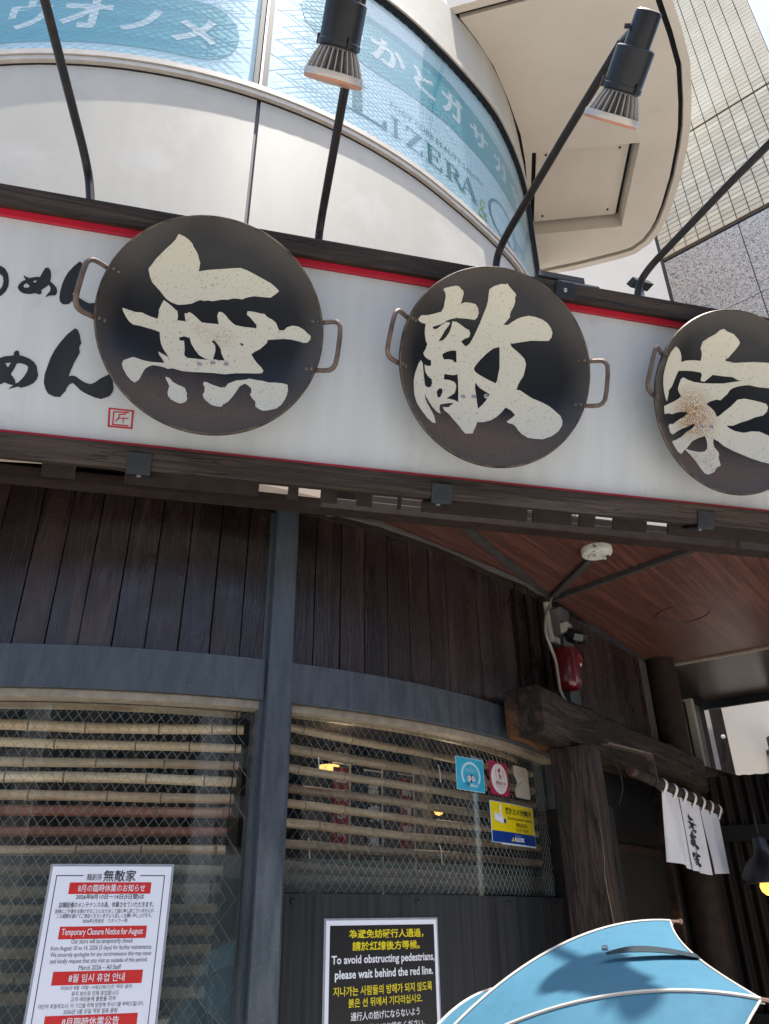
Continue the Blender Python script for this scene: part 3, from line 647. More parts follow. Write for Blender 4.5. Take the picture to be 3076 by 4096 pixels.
KE=[[(-.2226,.164),(-.2023,.162),(-.1869,.153),(-.1778,.141),(-.1751,.1276),(-.1511,.1371),(-.1206,.1443),(-.0879,.1476),(-.087,.1588),(-.0905,.1752),(-.1001,.1854),(-.0998,.2065),(-.0809,.2213),(-.0568,.2367),(-.0436,.2509),(-.0306,.2562),(-.0136,.2508),(.0141,.2465),(.0377,.2333),(.0474,.225),(.0465,.2157),(.0393,.2007),(.0275,.1837),(.0194,.1712),(.0122,.1703),(.0122,.1621),(.0277,.1615),(.0469,.1595),(.0832,.1649),(.1139,.1686),(.1413,.1691),(.1653,.1684),(.1971,.1647),(.2311,.1524),(.25,.1373),(.2562,.1176),(.2485,.098),(.2302,.0881),(.2092,.0866),(.1825,.0849),(.1479,.0863),(.1295,.0888),(.1159,.0908),(.0971,.0885),(.0724,.082),(.0557,.0749),(.0446,.067),(.0353,.0513),(.0282,.0452),(.0096,.0262),(-.007,.0268),(-.0336,.0162),(-.0468,.0059),(-.0298,-.0031),(-.0143,-.0144),(-.0031,-.0341),(.0101,-.0259),(.0247,-.0122),(.0508,.0095),(.076,.0363),(.1013,.0429),(.1289,.0403),(.158,.036),(.1781,.0306),(.1848,.0191),(.1818,.003),(.17,-.0111),(.142,-.0199),(.1179,-.0327),(.09,-.0435),(.0612,-.0572),(.0362,-.06),(.0466,-.0682),(.0668,-.0754),(.1006,-.0787),(.1306,-.0706),(.1563,-.07),(.1869,-.083),(.2122,-.0956),(.2304,-.1142),(.2311,-.1335),(.2153,-.1615),(.1941,-.1803),(.1692,-.1856),(.1432,-.1789),(.1159,-.1699),(.0869,-.1586),(.0556,-.148),(.02,-.1328),(.0005,-.1188),(-.0173,-.1134),(-.0197,-.1266),(-.0168,-.1423),(-.0075,-.152),(-.0007,-.1621),(-.0059,-.1844),(-.004,-.195),(-.0045,-.2073),(-.0245,-.2178),(-.0402,-.2347),(-.0727,-.2484),(-.0881,-.245),(-.0998,-.2262),(-.1116,-.2035),(-.1303,-.1846),(-.1514,-.1686),(-.1628,-.1792),(-.1798,-.1905),(-.1956,-.1867),(-.2065,-.1714),(-.2167,-.1574),(-.2144,-.1516),(-.1868,-.1406),(-.156,-.1243),(-.1318,-.1043),(-.1036,-.0868),(-.0902,-.0703),(-.1031,-.0721),(-.1234,-.0831),(-.1521,-.0957),(-.1762,-.1092),(-.204,-.1259),(-.2189,-.1231),(-.224,-.1004),(-.2142,-.0903),(-.197,-.088),(-.1682,-.068),(-.1427,-.0531),(-.1208,-.0352),(-.1341,-.0338),(-.1601,-.0382),(-.1823,-.0465),(-.1982,-.054),(-.2168,-.0541),(-.2425,-.0627),(-.2446,-.0359),(-.2292,-.0283),(-.1942,-.0103),(-.1686,.0051),(-.1551,.0166),(-.1661,.0275),(-.1735,.0389),(-.1684,.0565),(-.1636,.0726),(-.1542,.0815),(-.1307,.0774),(-.1035,.0743),(-.0716,.0753),(-.0286,.08),(.0162,.0858),(.0536,.0956),(.0855,.1029),(.0698,.1039),(.0486,.1119),(.0104,.1103),(-.029,.1098),(-.0399,.0992),(-.0597,.0822),(-.0738,.0814),(-.0767,.0874),(-.0731,.1008),(-.0778,.1103),(-.1156,.1092),(-.1497,.1042),(-.1801,.0972),(-.1866,.0829),(-.1931,.0665),(-.2029,.0416),(-.2174,.0257),(-.2204,.0046),(-.2258,-.0159),(-.2342,-.0089),(-.2451,.0113),(-.2548,.0337),(-.2601,.0618),(-.2557,.0944),(-.25,.1221),(-.2407,.1433)],[(-.0521,-.1065),(-.0468,-.1191),(-.0442,-.1349),(-.0473,-.1514),(-.0605,-.1639),(-.0876,-.1689),(-.1149,-.1687),(-.1451,-.1668),(-.1244,-.1486),(-.1079,-.1327),(-.0798,-.1181)]]
KANA=[[[(-.9105,.2071),(-.9035,.2041),(-.8978,.1927),(-.9007,.1761),(-.9063,.1529),(-.9122,.1322),(-.9174,.1166),(-.9199,.1081),(-.9109,.1078),(-.8967,.1002),(-.8825,.0931),(-.8732,.0904),(-.8555,.0949),(-.8422,.099),(-.8336,.0805),(-.8412,.0645),(-.8555,.0604),(-.8704,.0625),(-.8871,.071),(-.9039,.0819),(-.9158,.0893),(-.9229,.0887),(-.923,.0832),(-.9304,.0789),(-.9425,.077),(-.951,.0842),(-.9533,.0961),(-.9528,.1133),(-.9494,.1359),(-.9445,.1539),(-.9373,.1711),(-.9256,.1892)]],[[(-1.0515,.1434),(-1.0435,.1394),(-1.0352,.1376),(-1.0252,.1417),(-1.0166,.1443),(-1.009,.1451),(-1.003,.1613),(-.9976,.1737),(-.9889,.1754),(-.9823,.1648),(-.9807,.1528),(-.9811,.1368),(-.9711,.1299),(-.9631,.1214),(-.9602,.1096),(-.9636,.0993),(-.9745,.0976),(-.982,.0951),(-.9892,.0903),(-.9847,.1008),(-.9789,.109),(-.9788,.1188),(-.984,.1265),(-.991,.1193),(-1.0,.1105),(-1.0025,.1064),(-1.0001,.1044),(-1.001,.0982),(-1.0051,.0956),(-1.0118,.0959),(-1.0163,.0976),(-1.0311,.0921),(-1.0463,.0921),(-1.0565,.0965),(-1.0633,.1051),(-1.0606,.1152),(-1.054,.1247),(-1.0449,.1311),(-1.0487,.1366)],[(-1.0488,.1123),(-1.0468,.1179),(-1.041,.1215),(-1.0359,.118),(-1.0322,.1138),(-1.0372,.1098),(-1.0458,.1086)],[(-1.0261,.1294),(-1.021,.1334),(-1.0156,.1335),(-1.0193,.1268),(-1.0225,.1268)]],[[(-1.1427,.1281),(-1.1262,.155),(-1.1139,.1607),(-1.1004,.1545),(-1.0915,.1415),(-1.087,.1229),(-1.0867,.106),(-1.0916,.0908),(-1.101,.0772),(-1.1091,.0723),(-1.1213,.0668),(-1.1228,.0809),(-1.1069,.0931),(-1.1016,.1036),(-1.1005,.1183),(-1.1033,.1311),(-1.1115,.1369),(-1.1238,.1313),(-1.133,.1177)]],[[(-1.0993,-.104),(-1.0871,-.0976),(-1.0749,-.0916),(-1.0645,-.0889),(-1.054,-.0863),(-1.0525,-.076),(-1.047,-.0705),(-1.0407,-.0731),(-1.0388,-.0836),(-1.026,-.0854),(-1.0126,-.0895),(-.9998,-.0974),(-.991,-.1093),(-.9886,-.1222),(-.9855,-.1314),(-.9875,-.1436),(-.9949,-.1565),(-1.0091,-.1667),(-1.0277,-.1746),(-1.0313,-.1708),(-1.0407,-.1744),(-1.0489,-.1778),(-1.0571,-.1817),(-1.0514,-.1746),(-1.0455,-.1691),(-1.0563,-.1681),(-1.0696,-.1639),(-1.0754,-.1694),(-1.0917,-.1763)],[(-1.0725,-.111),(-1.0656,-.1088),(-1.0579,-.1073),(-1.0643,-.1217)],[(-1.0554,-.1395),(-1.0481,-.1231),(-1.0432,-.1076),(-1.0348,-.1051),(-1.0216,-.1075),(-1.0135,-.1124),(-1.0143,-.1257),(-1.0223,-.1434),(-1.0336,-.1592),(-1.0407,-.1637),(-1.0427,-.1545),(-1.049,-.1458)]],[[(-.9038,.0133),(-.8969,.0106),(-.8901,-.0018),(-.8863,-.0171),(-.8825,-.0263),(-.8868,-.0355),(-.8872,-.0428),(-.8839,-.0533),(-.8892,-.0675),(-.8964,-.0855),(-.9022,-.1057),(-.9069,-.1252),(-.8983,-.1221),(-.8882,-.1231),(-.8739,-.1321),(-.8599,-.1388),(-.8463,-.1402),(-.8357,-.1332),(-.8212,-.1191),(-.802,-.1063),(-.7961,-.1023),(-.7937,-.1105),(-.7894,-.1246),(-.7855,-.1437),(-.787,-.1561),(-.7939,-.1679),(-.8154,-.1792),(-.8337,-.1766),(-.8523,-.1705),(-.871,-.162),(-.8832,-.1515),(-.8941,-.1428),(-.9024,-.148),(-.909,-.1597),(-.9108,-.1684),(-.9164,-.1751),(-.9229,-.1867),(-.9394,-.1876),(-.9553,-.1813),(-.9631,-.1691),(-.9691,-.1531),(-.9693,-.1292),(-.965,-.107),(-.9589,-.0797),(-.9503,-.0555),(-.9374,-.0306),(-.922,-.0065)]]]
SEAL=[[(-.7918,-.2049),(-.7242,-.2047),(-.7241,-.2006),(-.7918,-.2008)],[(-.7931,-.2012),(-.7908,-.2554),(-.7858,-.2551),(-.7881,-.2009)],[(-.7899,-.2559),(-.725,-.2548),(-.725,-.2499),(-.7899,-.2511)],[(-.7291,-.201),(-.729,-.2542),(-.724,-.2541),(-.7241,-.201)],[(-.7794,-.2128),(-.7375,-.2103),(-.7377,-.2069),(-.7795,-.2094)],[(-.7801,-.2099),(-.7795,-.2487),(-.7762,-.2486),(-.7767,-.2098)],[(-.7789,-.2491),(-.7363,-.248),(-.7364,-.2446),(-.7789,-.2458)],[(-.7636,-.2195),(-.7449,-.2153),(-.7455,-.2122),(-.7642,-.2164)],[(-.7643,-.2165),(-.7658,-.2292),(-.7629,-.2295),(-.7614,-.2168)],[(-.7648,-.2262),(-.7723,-.2361),(-.7697,-.2384),(-.7622,-.2285)],[(-.7651,-.2291),(-.7372,-.2271),(-.7374,-.2242),(-.7653,-.2262)],[(-.7519,-.2263),(-.7519,-.2398),(-.7494,-.2398),(-.7494,-.2263)]]
# ------------------------------------------------------------------ lettering helper
_text_jobs = {}
def T(key, body, bold=0.0, shear=0.0):
    cu = bpy.data.curves.new('lettering', 'FONT')
    cu.body = body; cu.size = 1.0; cu.resolution_u = 2; cu.offset = bold; cu.shear = shear
    o = bpy.data.objects.new('lettering_tmp', cu)
    COL.objects.link(o)
    _text_jobs[key] = o

NOTICE = [  # key, words, material, angle from, angle to, z low, z high, bold
    ('n0', '麺創房', 'print_black', 13.45, 14.40, .106, .122, .0), ('n1', '無敵家', 'print_black', 14.50, 16.60, .103, .131, .008),
    ('n2', '8月の臨時休業のお知らせ', 'print_white', 13.00, 17.30, .079, .097, .008),
    ('n3', '2026年8月10日〜14日(5日間)は', 'print_grey', 12.95, 17.30, .060, .074, .012),
    ('n4', '店舗設備のメンテナンスの為、休業させていただきます。', 'print_grey', 11.95, 18.0, .043, .056, .008),
    ('n5', '皆様にご不便をお掛けすることになりまして誠に申し訳ございませんが、', 'print_grey', 11.80, 18.1, .030, .040, .004),
    ('n6', 'この期間を避けてご来店くださいますよう宜しくお願い申し上げます。', 'print_grey', 11.95, 17.95, .019, .029, .004),
    ('n7', '2026年3月吉日　スタッフ一同', 'print_grey', 13.6, 16.4, .008, .017, .004),
    ('n8', 'Temporary Closure Notice for August', 'print_white', 12.42, 17.5, -.023, -.004, .012),
    ('n9', 'Our store will be temporarily closed', 'print_grey', 13.1, 16.9, -.041, -.027, 0),
    ('n10', 'from August 10 to 14, 2026 (5 days) for facility maintenance.', 'print_grey', 11.9, 18.2, -.055, -.042, 0),
    ('n11', 'We sincerely apologize for any inconvenience this may cause', 'print_grey', 11.95, 18.2, -.069, -.056, 0),
    ('n12', 'and kindly request that you visit us outside of this period.', 'print_grey', 12.0, 18.0, -.083, -.070, 0),
    ('n13', 'March 2026 – All Staff', 'print_grey', 13.8, 16.4, -.095, -.085, 0),
    ('n14', '8월 임시 휴업 안내', 'print_white', 13.3, 16.7, -.121, -.103, .008),
    ('n15', '2026년 8월 10일~14일(5일간)은 매장 설비', 'print_grey', 12.9, 17.2, -.138, -.128, 0),
    ('n16', '유지 보수로 인해 휴업합니다.', 'print_grey', 13.6, 16.5, -.150, -.140, 0),
    ('n17', '고객 여러분께 불편을 끼쳐', 'print_grey', 13.6, 16.3, -.162, -.152, 0),
    ('n18', '대단히 죄송하오나, 이 기간을 피해 방문해 주시기를 부탁드립니다.', 'print_grey', 11.75, 18.1, -.175, -.165, 0),
    ('n19', '2026년 3월 모일 직원 일동 올림', 'print_grey', 13.3, 16.5, -.187, -.177, 0),
    ('n20', '8月臨時休業公告', 'print_white', 13.3, 16.7, -.211, -.194, .008)]
BLACK = [
    ('k0', '為避免妨礙行人通過，', 'print_yellow', 32.1, 38.9, -.040, -.017, .018), ('k1', '請於紅線後方等候。', 'print_yellow', 32.4, 38.5, -.070, -.047, .018),
    ('k2', 'To avoid obstructing pedestrians,', 'print_white', 30.72, 39.95, -.107, -.080, .022),
    ('k3', 'please wait behind the red line.', 'print_white', 31.0, 39.75, -.143, -.115, .022),
    ('k4', '지나가는 사람들의 방해가 되지 않도록', 'print_yellow', 30.9, 39.6, -.177, -.154, .012),
    ('k5', '붉은 선 뒤에서 기다리십시오.', 'print_yellow', 32.1, 38.6, -.204, -.183, .012),
    ('k6', '通行人の妨げにならないよう', 'print_white', 32.3, 38.3, -.235, -.215, .01),
    ('k7', '赤い線の後ろでお待ちください。', 'print_white', 31.8, 38.8, -.264, -.244, .01)]
STICK = [
    ('s0', '防犯カメラ作動中', 'st_text', 51.35, 56.55, .342, .367, .03), ('s1', 'Security cameras in operation', 'st_text', 51.6, 56.6, .323, .337, .004),
    ('s2', '视频监控区域', 'st_text', 53.1, 55.4, .304, .318, .006), ('s3', 'CCTV 작동중', 'st_text', 53.1, 55.6, .287, .300, .004),
    ('s4', 'ALSOK', 'print_white', 52.55, 54.6, .253, .268, .05), ('s5', 'Always Security OK', 'print_white', 52.7, 54.0, .2715, .2755, 0)]
TA = [('t0', 'trip', 'st_text', 45.3, 45.85, .4165, .430, .02), ('t1', 'advisor', 'print_white', 45.88, 47.1, .4165, .429, .012),
      ('t2', 'CERTIFICATE of', 'st_pale', 45.45, 46.75, .4745, .4785, .004), ('t3', 'EXCELLENCE', 'st_pale', 45.35, 46.9, .4665, .4725, .012),
      ('t4', '2015', 'st_pale', 45.9, 46.3, .481, .4845, .004)]
CT = [('c0', '携程美食林', 'st_pink', 50.0, 51.75, .440, .455, .012), ('c1', 'Ctrip Gourmet List', 'st_pink', 50.05, 51.75, .431, .4375, 0), ('c2', '— 2019 —', 'st_pink', 50.35, 51.4, .4215, .426, 0)]
for job in (NOTICE, BLACK, STICK, TA, CT):
    for k in job: T(k[0], k[1], k[7])
for i, ch in enumerate('ウオノメ'): T('u%d' % i, ch, .035)
for i, ch in enumerate('かかとガサガサ'): T('v%d' % i, ch, .035)
T('foot', 'FOOT CURE BEAUTY SALON', -.004)
T('amp', '&', -.02, .2)
for i, ch in enumerate('一酒必勝'): T('r%d' % i, ch, .02)
for i, ch in enumerate('無敵家'): T('m%d' % i, ch, .03)
bpy.context.view_layer.update()
_dg = bpy.context.evaluated_depsgraph_get()
TXT = {}
for k, o in _text_jobs.items():
    me = bpy.data.meshes.new_from_object(o.evaluated_get(_dg))
    vs = [(v.co.x, v.co.y) for v in me.vertices]
    fs = [tuple(p.vertices) for p in me.polygons]
    bpy.data.meshes.remove(me)
    if vs:
        x0 = min(v[0] for v in vs); x1 = max(v[0] for v in vs); y0 = min(v[1] for v in vs); y1 = max(v[1] for v in vs)
        TXT[k] = ([((x - x0) / max(x1 - x0, 1e-6), (y - y0) / max(y1 - y0, 1e-6)) for x, y in vs], fs, (x1 - x0, y1 - y0))
    else:
        TXT[k] = ([], [], (1, 1))
for o in _text_jobs.values():
    cu = o.data
    bpy.data.objects.remove(o); bpy.data.curves.remove(cu)

def arc_text(mb, key, A, rf, p0, p1, z0, z1, mirror=False):
    vs, fs, _ = TXT[key]
    out = []
    for x, y in vs:
        if mirror: x = 1 - x
        p = p0 + (p1 - p0) * x
        r = rf(p) if callable(rf) else rf
        q = pol(A, r, p)
        out.append(Vector((q[0], q[1], z0 + (z1 - z0) * y + EYE)))
    mb.add(out, fs)

def arc_sheet(mb, loops, A, rf, grid=None):
    """flat print given as (angle, z) loops, laid on a curved pane"""
    sc = 20.0
    pts, tris = fill([[(p / sc, z) for p, z in L] for L in loops], grid)
    out = []
    for x, z in pts:
        p = x * sc
        r = rf(p) if callable(rf) else rf
        q = pol(A, r, p); out.append(Vector((q[0], q[1], z + EYE)))
    mb.add(out, tris)

def rect(p0, p1, z0, z1, n=8):
    return [(p0 + (p1 - p0) * i / n, z0) for i in range(n + 1)] + [(p1 + (p0 - p1) * i / n, z1) for i in range(n + 1)]

def oval(pc, zc, pr, zr, n=24, a0=0, a1=2 * pi):
    return [(pc + pr * cos(a0 + (a1 - a0) * i / n), zc + zr * sin(a0 + (a1 - a0) * i / n)) for i in range(n)]

# ------------------------------------------------------------------ ground
g = MB().add([(-60, -40, 0), (60, -40, 0), (60, 60, 0), (-60, 60, 0)], [(0, 1, 2, 3)]).build('pavement', M['pave'], recalc=False)
tag(g, kind='structure')
g = MB().add([(-60, -9.5, .004), (60, -9.5, .004), (60, -2.6, .004), (-60, -2.6, .004)], [(0, 1, 2, 3)]).build('road', M['asphalt'], recalc=False)
tag(g, kind='structure')
g = MB().box(-60, 60, -2.6, -2.45, .0, .12).build('kerb', M['pave'], bevel=.01)
tag(g, kind='structure')

# ------------------------------------------------------------------ corner building: ground floor
A1 = (-1.3085, 4.366)
A2 = (-1.419, 4.367)
R1 = 2.258
def r1(p): return interp(p, [54, 62, 66], [R1, 2.336, 2.37])
def r2(p): return interp(p, [45, 50, 58, 75, 88, 95, 102.5], [2.49, 2.50, 2.53, 2.55, 2.608, 2.704, 2.866])
bld = thing('corner_building', 'round-cornered white building with dark planked shop front and lettered upper window', 'building', (A1[0], A1[1], 0))
B0 = Vector((A1[0], A1[1], 0))

MB().arc(A1, 2.16, lambda p: r1(p) - .024, -60, 63, .60, 1.42, 60).build('wall_backing', M['backing'], bld)
edges = [-40.0 + 2.38 * i for i in range(28)]
edges = [e for e in edges if e < 4.5] + [5.6, 7.94, 10.29, 12.71, 15.1, 17.52, 19.88, 22.24, 24.36]
pairs = list(zip(edges[:-1], edges[1:]))
redge = [26.3, 28.35, 30.79, 33.2, 35.61, 38.1, 40.58, 42.94, 45.4, 47.7, 50.1, 52.5, 54.9, 57.3, 59.7, 62.0]
pairs += list(zip(redge[:-1], redge[1:]))
_pl = {}
for a, b in pairs:
    rm = r1((a + b) / 2)
    w = round(2 * rm * sin(radians((b - a) / 2)) - .0028, 3)
    if w not in _pl:
        mb = MB().box(-w / 2, w / 2, 0, .02, -.30, .30)
        bm = bmesh.new(); me = bpy.data.meshes.new('plank')
        me.from_pydata([tuple(v) for v in mb.v], [], mb.f); bm.from_mesh(me)
        bmesh.ops.recalc_face_normals(bm, faces=bm.faces)
        ed = [e for e in bm.edges if all(v.co.y < .001 for v in e.verts) and abs(e.verts[0].co.x - e.verts[1].co.x) < 1e-6]
        bmesh.ops.bevel(bm, geom=ed, offset=.003, segments=2, profile=.6, affect='EDGES')
        bm.to_mesh(me); bm.free(); me.materials.append(M['plank'])
        _pl[w] = me
    pm = (a + b) / 2
    rr = r1(pm) * cos(radians((b - a) / 2)) + random.uniform(-.0012, .0012)
    q = pol(A1, rr, pm)
    o = bpy.data.objects.new('plank', _pl[w]); COL.objects.link(o); o.parent = bld
    o.matrix_basis = Matrix.Translation(Vector((q[0], q[1], EYE + 1.005)) - B0) @ Matrix.Rotation(radians(pm), 4, 'Z') @ Matrix.Rotation(random.uniform(-.003, .003), 4, 'Y')

MB().arc(A1, 2.19, 2.272, -60, 24.33, .596, .722, 50).build('transom_beam', M['steel'], bld, bevel=.004)
MB().arc(A1, 2.19, lambda p: r1(p) + .014, 26.32, 62.5, .596, .722, 30).build('transom_beam', M['steel'], bld, bevel=.004)
MB().arc(A1, 2.205, 2.262, -60, 24.28, .572, .5955, 50).build('window_reveal', M['brass'], bld, bevel=.003)
MB().arc(A1, 2.205, 2.255, 26.35, 62.0, .572, .5955, 30).build('window_reveal', M['brass'], bld, bevel=.003)
MB().arc(A1, 2.17, 2.296, 24.40, 26.26, -1.6, 1.262, 3).build('mullion', M['steel'], bld, bevel=.003)
MB().arc(A1, 2.17, 2.266, 24.02, 24.398, -1.6, 1.24, 2).build('mullion_flange', M['steel'], bld, bevel=.001)
MB().arc(A1, 2.2, 2.277, 26.262, 26.55, -1.6, .594, 2).build('mullion_flange', M['steel'], bld, bevel=.001)
MB().arc(A1, 2.17, lambda p: r1(p) + .03, 62.3, 64.6, .40, 1.26, 3).build('corner_post', M['steel'], bld, bevel=.003)
MB().arc(A1, 2.17, 2.46, 62.4, 64.4, -1.6, .398, 2).build('reflection_blocker', M['darkwall'], bld)  # added fin that keeps the pendant bulb's reflection out of the window
k = MB().arc(A1, 2.15, 2.236, 26.6, 63, -1.6, .074, 30).build('kick_panel', M['kick'], bld, bevel=.003)
for p, z in ((27.6, .056), (38.5, .055), (50.0, .055), (60.0, .054)):
    q = pol(A1, 2.236, p)
    n_ = Vector((sin(radians(p)), -cos(radians(p)), 0))
    MB().lathe([(.0075, 0), (.0075, .003), (.005, .006), (0.0005, .007)], 12, Matrix.Translation(P3(q[0], q[1], z)) @ n_.to_track_quat('Z', 'Y').to_matrix().to_4x4()).build('screw', M['blackgloss'], k, smooth=True)
MB().arc(A1, 2.15, 2.236, -60, 23.98, -1.6, -.50, 40).build('kick_panel', M['kick'], bld, bevel=.003)

def wires(rf, A, p0, p1, z0, z1, pitch, slope, rad):
    """diamond wire net laid in a curved pane"""
    mb = MB()
    Rm = rf((p0 + p1) / 2) if callable(rf) else rf
    s0, s1 = radians(p0) * Rm, radians(p1) * Rm
    H = z1 - z0
    for sg in (1, -1):
        c = s0 - H / slope
        while c < s1 + H / slope:
            pts = []
            n = 10
            for i in range(n + 1):
                t = i / n
                z = z0 + H * t
                s = c + sg * (H * t) / slope
                if s0 <= s <= s1:
                    p = math.degrees(s / Rm)
                    r = rf(p) if callable(rf) else rf
                    q = pol(A, r + sg * .0006, p); pts.append((q[0], q[1], z + EYE))
            if len(pts) > 1: mb.tube(pts, rad, 4, cap=False)
            c += pitch
    return mb

G1 = 2.22
w1 = MB().arc(A1, G1 - .006, G1, -60, 24.0, -.50, .585, 60).build('shop_window_pane', M['glass'], bld, smooth=True)
wires(G1 - .003, A1, -8, 24.0, -.45, .575, .0285, 1.28, .00062).build('wire_mesh', M['wire'], w1, kind='stuff')
w2 = MB().arc(A1, G1 - .006, G1, 26.5, 62.3, .07, .585, 40).build('shop_window_pane', M['glass'], bld, smooth=True)
wires(G1 - .003, A1, 26.6, 62.0, .078, .575, .0285, 1.28, .00062).build('wire_mesh', M['wire'], w2, kind='stuff')
MB().arc(A1, G1 - .0105, G1 - .0085, -60, 23.9, -.49, .172, 50).build('privacy_film', M['film_low'], w1)
MB().arc(A1, G1 - .0105, G1 - .0085, 26.6, 62.0, .079, .167, 30).build('privacy_film', M['film_low'], w2)
# dim room behind the glass
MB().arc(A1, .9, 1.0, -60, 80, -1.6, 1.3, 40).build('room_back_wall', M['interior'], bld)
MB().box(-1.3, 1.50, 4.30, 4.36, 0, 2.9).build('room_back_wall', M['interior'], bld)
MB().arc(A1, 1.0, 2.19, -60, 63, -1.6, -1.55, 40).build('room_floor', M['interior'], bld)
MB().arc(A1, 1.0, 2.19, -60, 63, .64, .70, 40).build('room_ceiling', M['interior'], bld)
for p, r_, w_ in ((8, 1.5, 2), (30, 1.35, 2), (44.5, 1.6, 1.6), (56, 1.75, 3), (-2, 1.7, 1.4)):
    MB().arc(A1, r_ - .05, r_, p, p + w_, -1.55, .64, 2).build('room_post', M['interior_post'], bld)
# side wall running back from the corner
C0 = Vector((.752, 3.264, 0)); SD = Vector((.6, .8, 0)); SN = Vector((.8, -.6, 0))
def side(t, off, z): return Vector((0, 0, z + EYE)) + C0 + SD * t + SN * off
MB().pbox(side(.02, -.12, -1.6), SD * 2.3, SN * .09, (0, 0, 3.0)).build('side_wall', M['darkwall'], bld)
t_ = .035
while t_ < 1.02:
    w_ = .094
    o = MB().pbox(side(t_, -.028, .62), SD * (w_ - .003), SN * .022, (0, 0, .66)).build('plank', M['plank'], bld, bevel=.002)
    t_ += w_
for i in range(6):
    MB().pbox(side(1.03 + .028 * i, -.028, .62), SD * .022, SN * .026, (0, 0, .66)).build('slat', M['duct'] if i > 1 else M['plank'], bld, bevel=.002)
MB().lathe([(.085, 0), (.085, 2.9)], 24, Matrix.Translation(side(1.28, .045, -1.6))).build('pillar', M['frame'], bld, smooth=True)
lw = MB().pbox(side(1.40, -.026, .1), SD * .42, SN * .01, (0, 0, 1.12)).build('lattice_window', M['darkwall'], bld)
for i in range(9):
    MB().pbox(side(1.42 + .045 * i, -.012, .12), SD * .016, SN * .016, (0, 0, 1.05)).build('bar', M['frame'], lw)
MB().pbox(side(1.84, -.03, -1.6), SD * .05, SN * .06, (0, 0, 2.80)).build('window_post', M['offwhite'], bld, bevel=.003)
MB().pbox(side(1.892, -.03, -1.6), SD * .20, SN * .03, (0, 0, 2.80)).build('window_board', M['duct'], bld, bevel=.003)

# ------------------------------------------------------------------ corner building: upper storey
cuts = [-60, -40, -14.0, 21.3, 62, 101]
for a, b in zip(cuts[:-1], cuts[1:]):
    n = max(6, int((b - a) / 2))
    MB().arc(A2, lambda p: r2(p) - .05, r2, a + .20, b - .20, 1.334, 3.118, n).build('cladding_panel', M['panel_up'], bld, smooth=True)
    MB().arc(A2, lambda p: r2(p) - .05, lambda p: r2(p) - .008, b - .5, b + .5, 1.334, 3.118, 2).build('panel_joint', M['joint'], bld)
MB().arc(A2, lambda p: r2(p) - .05, r2, -60, 30, 1.236, 1.3325, 45).build('cladding_skirt', M['fascia'], bld, smooth=True)
MB().arc(A2, lambda p: r2(p) - .08, lambda p: r2(p) - .052, -60, 101, 1.34, 5.06, 80).build('wall_core', M['groove'], bld)
def ro(d): return lambda p: r2(p) + d
sill = MB().arc(A2, ro(-.06), ro(.026), -60, 73.5, 3.158, 3.190, 80).build('window_sill', M['sill'], bld, smooth=True)
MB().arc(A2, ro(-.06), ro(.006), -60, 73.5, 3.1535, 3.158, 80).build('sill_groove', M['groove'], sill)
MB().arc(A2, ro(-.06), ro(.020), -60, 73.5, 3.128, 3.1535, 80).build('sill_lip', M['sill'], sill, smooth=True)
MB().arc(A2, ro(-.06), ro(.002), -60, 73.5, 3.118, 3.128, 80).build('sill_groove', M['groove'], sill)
MB().arc(A2, ro(-.05), ro(.0), 26, 101, 4.515, 5.04, 50).build('cladding_panel', M['panel_up'], bld, smooth=True)
MB().arc(A2, ro(-.05), ro(.0), -60, 25.8, 4.515, 5.04, 50).build('cladding_panel', M['panel_up'], bld, smooth=True)
MB().arc(A2, ro(-.05), ro(.0), 75.2, 101, 3.12, 4.515, 14).build('cladding_panel', M['panel_up'], bld, smooth=True)
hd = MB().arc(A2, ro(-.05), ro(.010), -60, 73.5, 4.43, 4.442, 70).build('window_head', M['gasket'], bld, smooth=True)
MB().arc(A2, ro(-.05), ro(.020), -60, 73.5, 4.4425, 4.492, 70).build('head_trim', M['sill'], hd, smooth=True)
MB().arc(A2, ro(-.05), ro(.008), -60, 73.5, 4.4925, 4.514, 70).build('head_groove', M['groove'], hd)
MB().arc(A2, ro(-.05), ro(.012), 73.6, 75.1, 3.12, 4.514, 2).build('window_jamb', M['gasket'], bld)
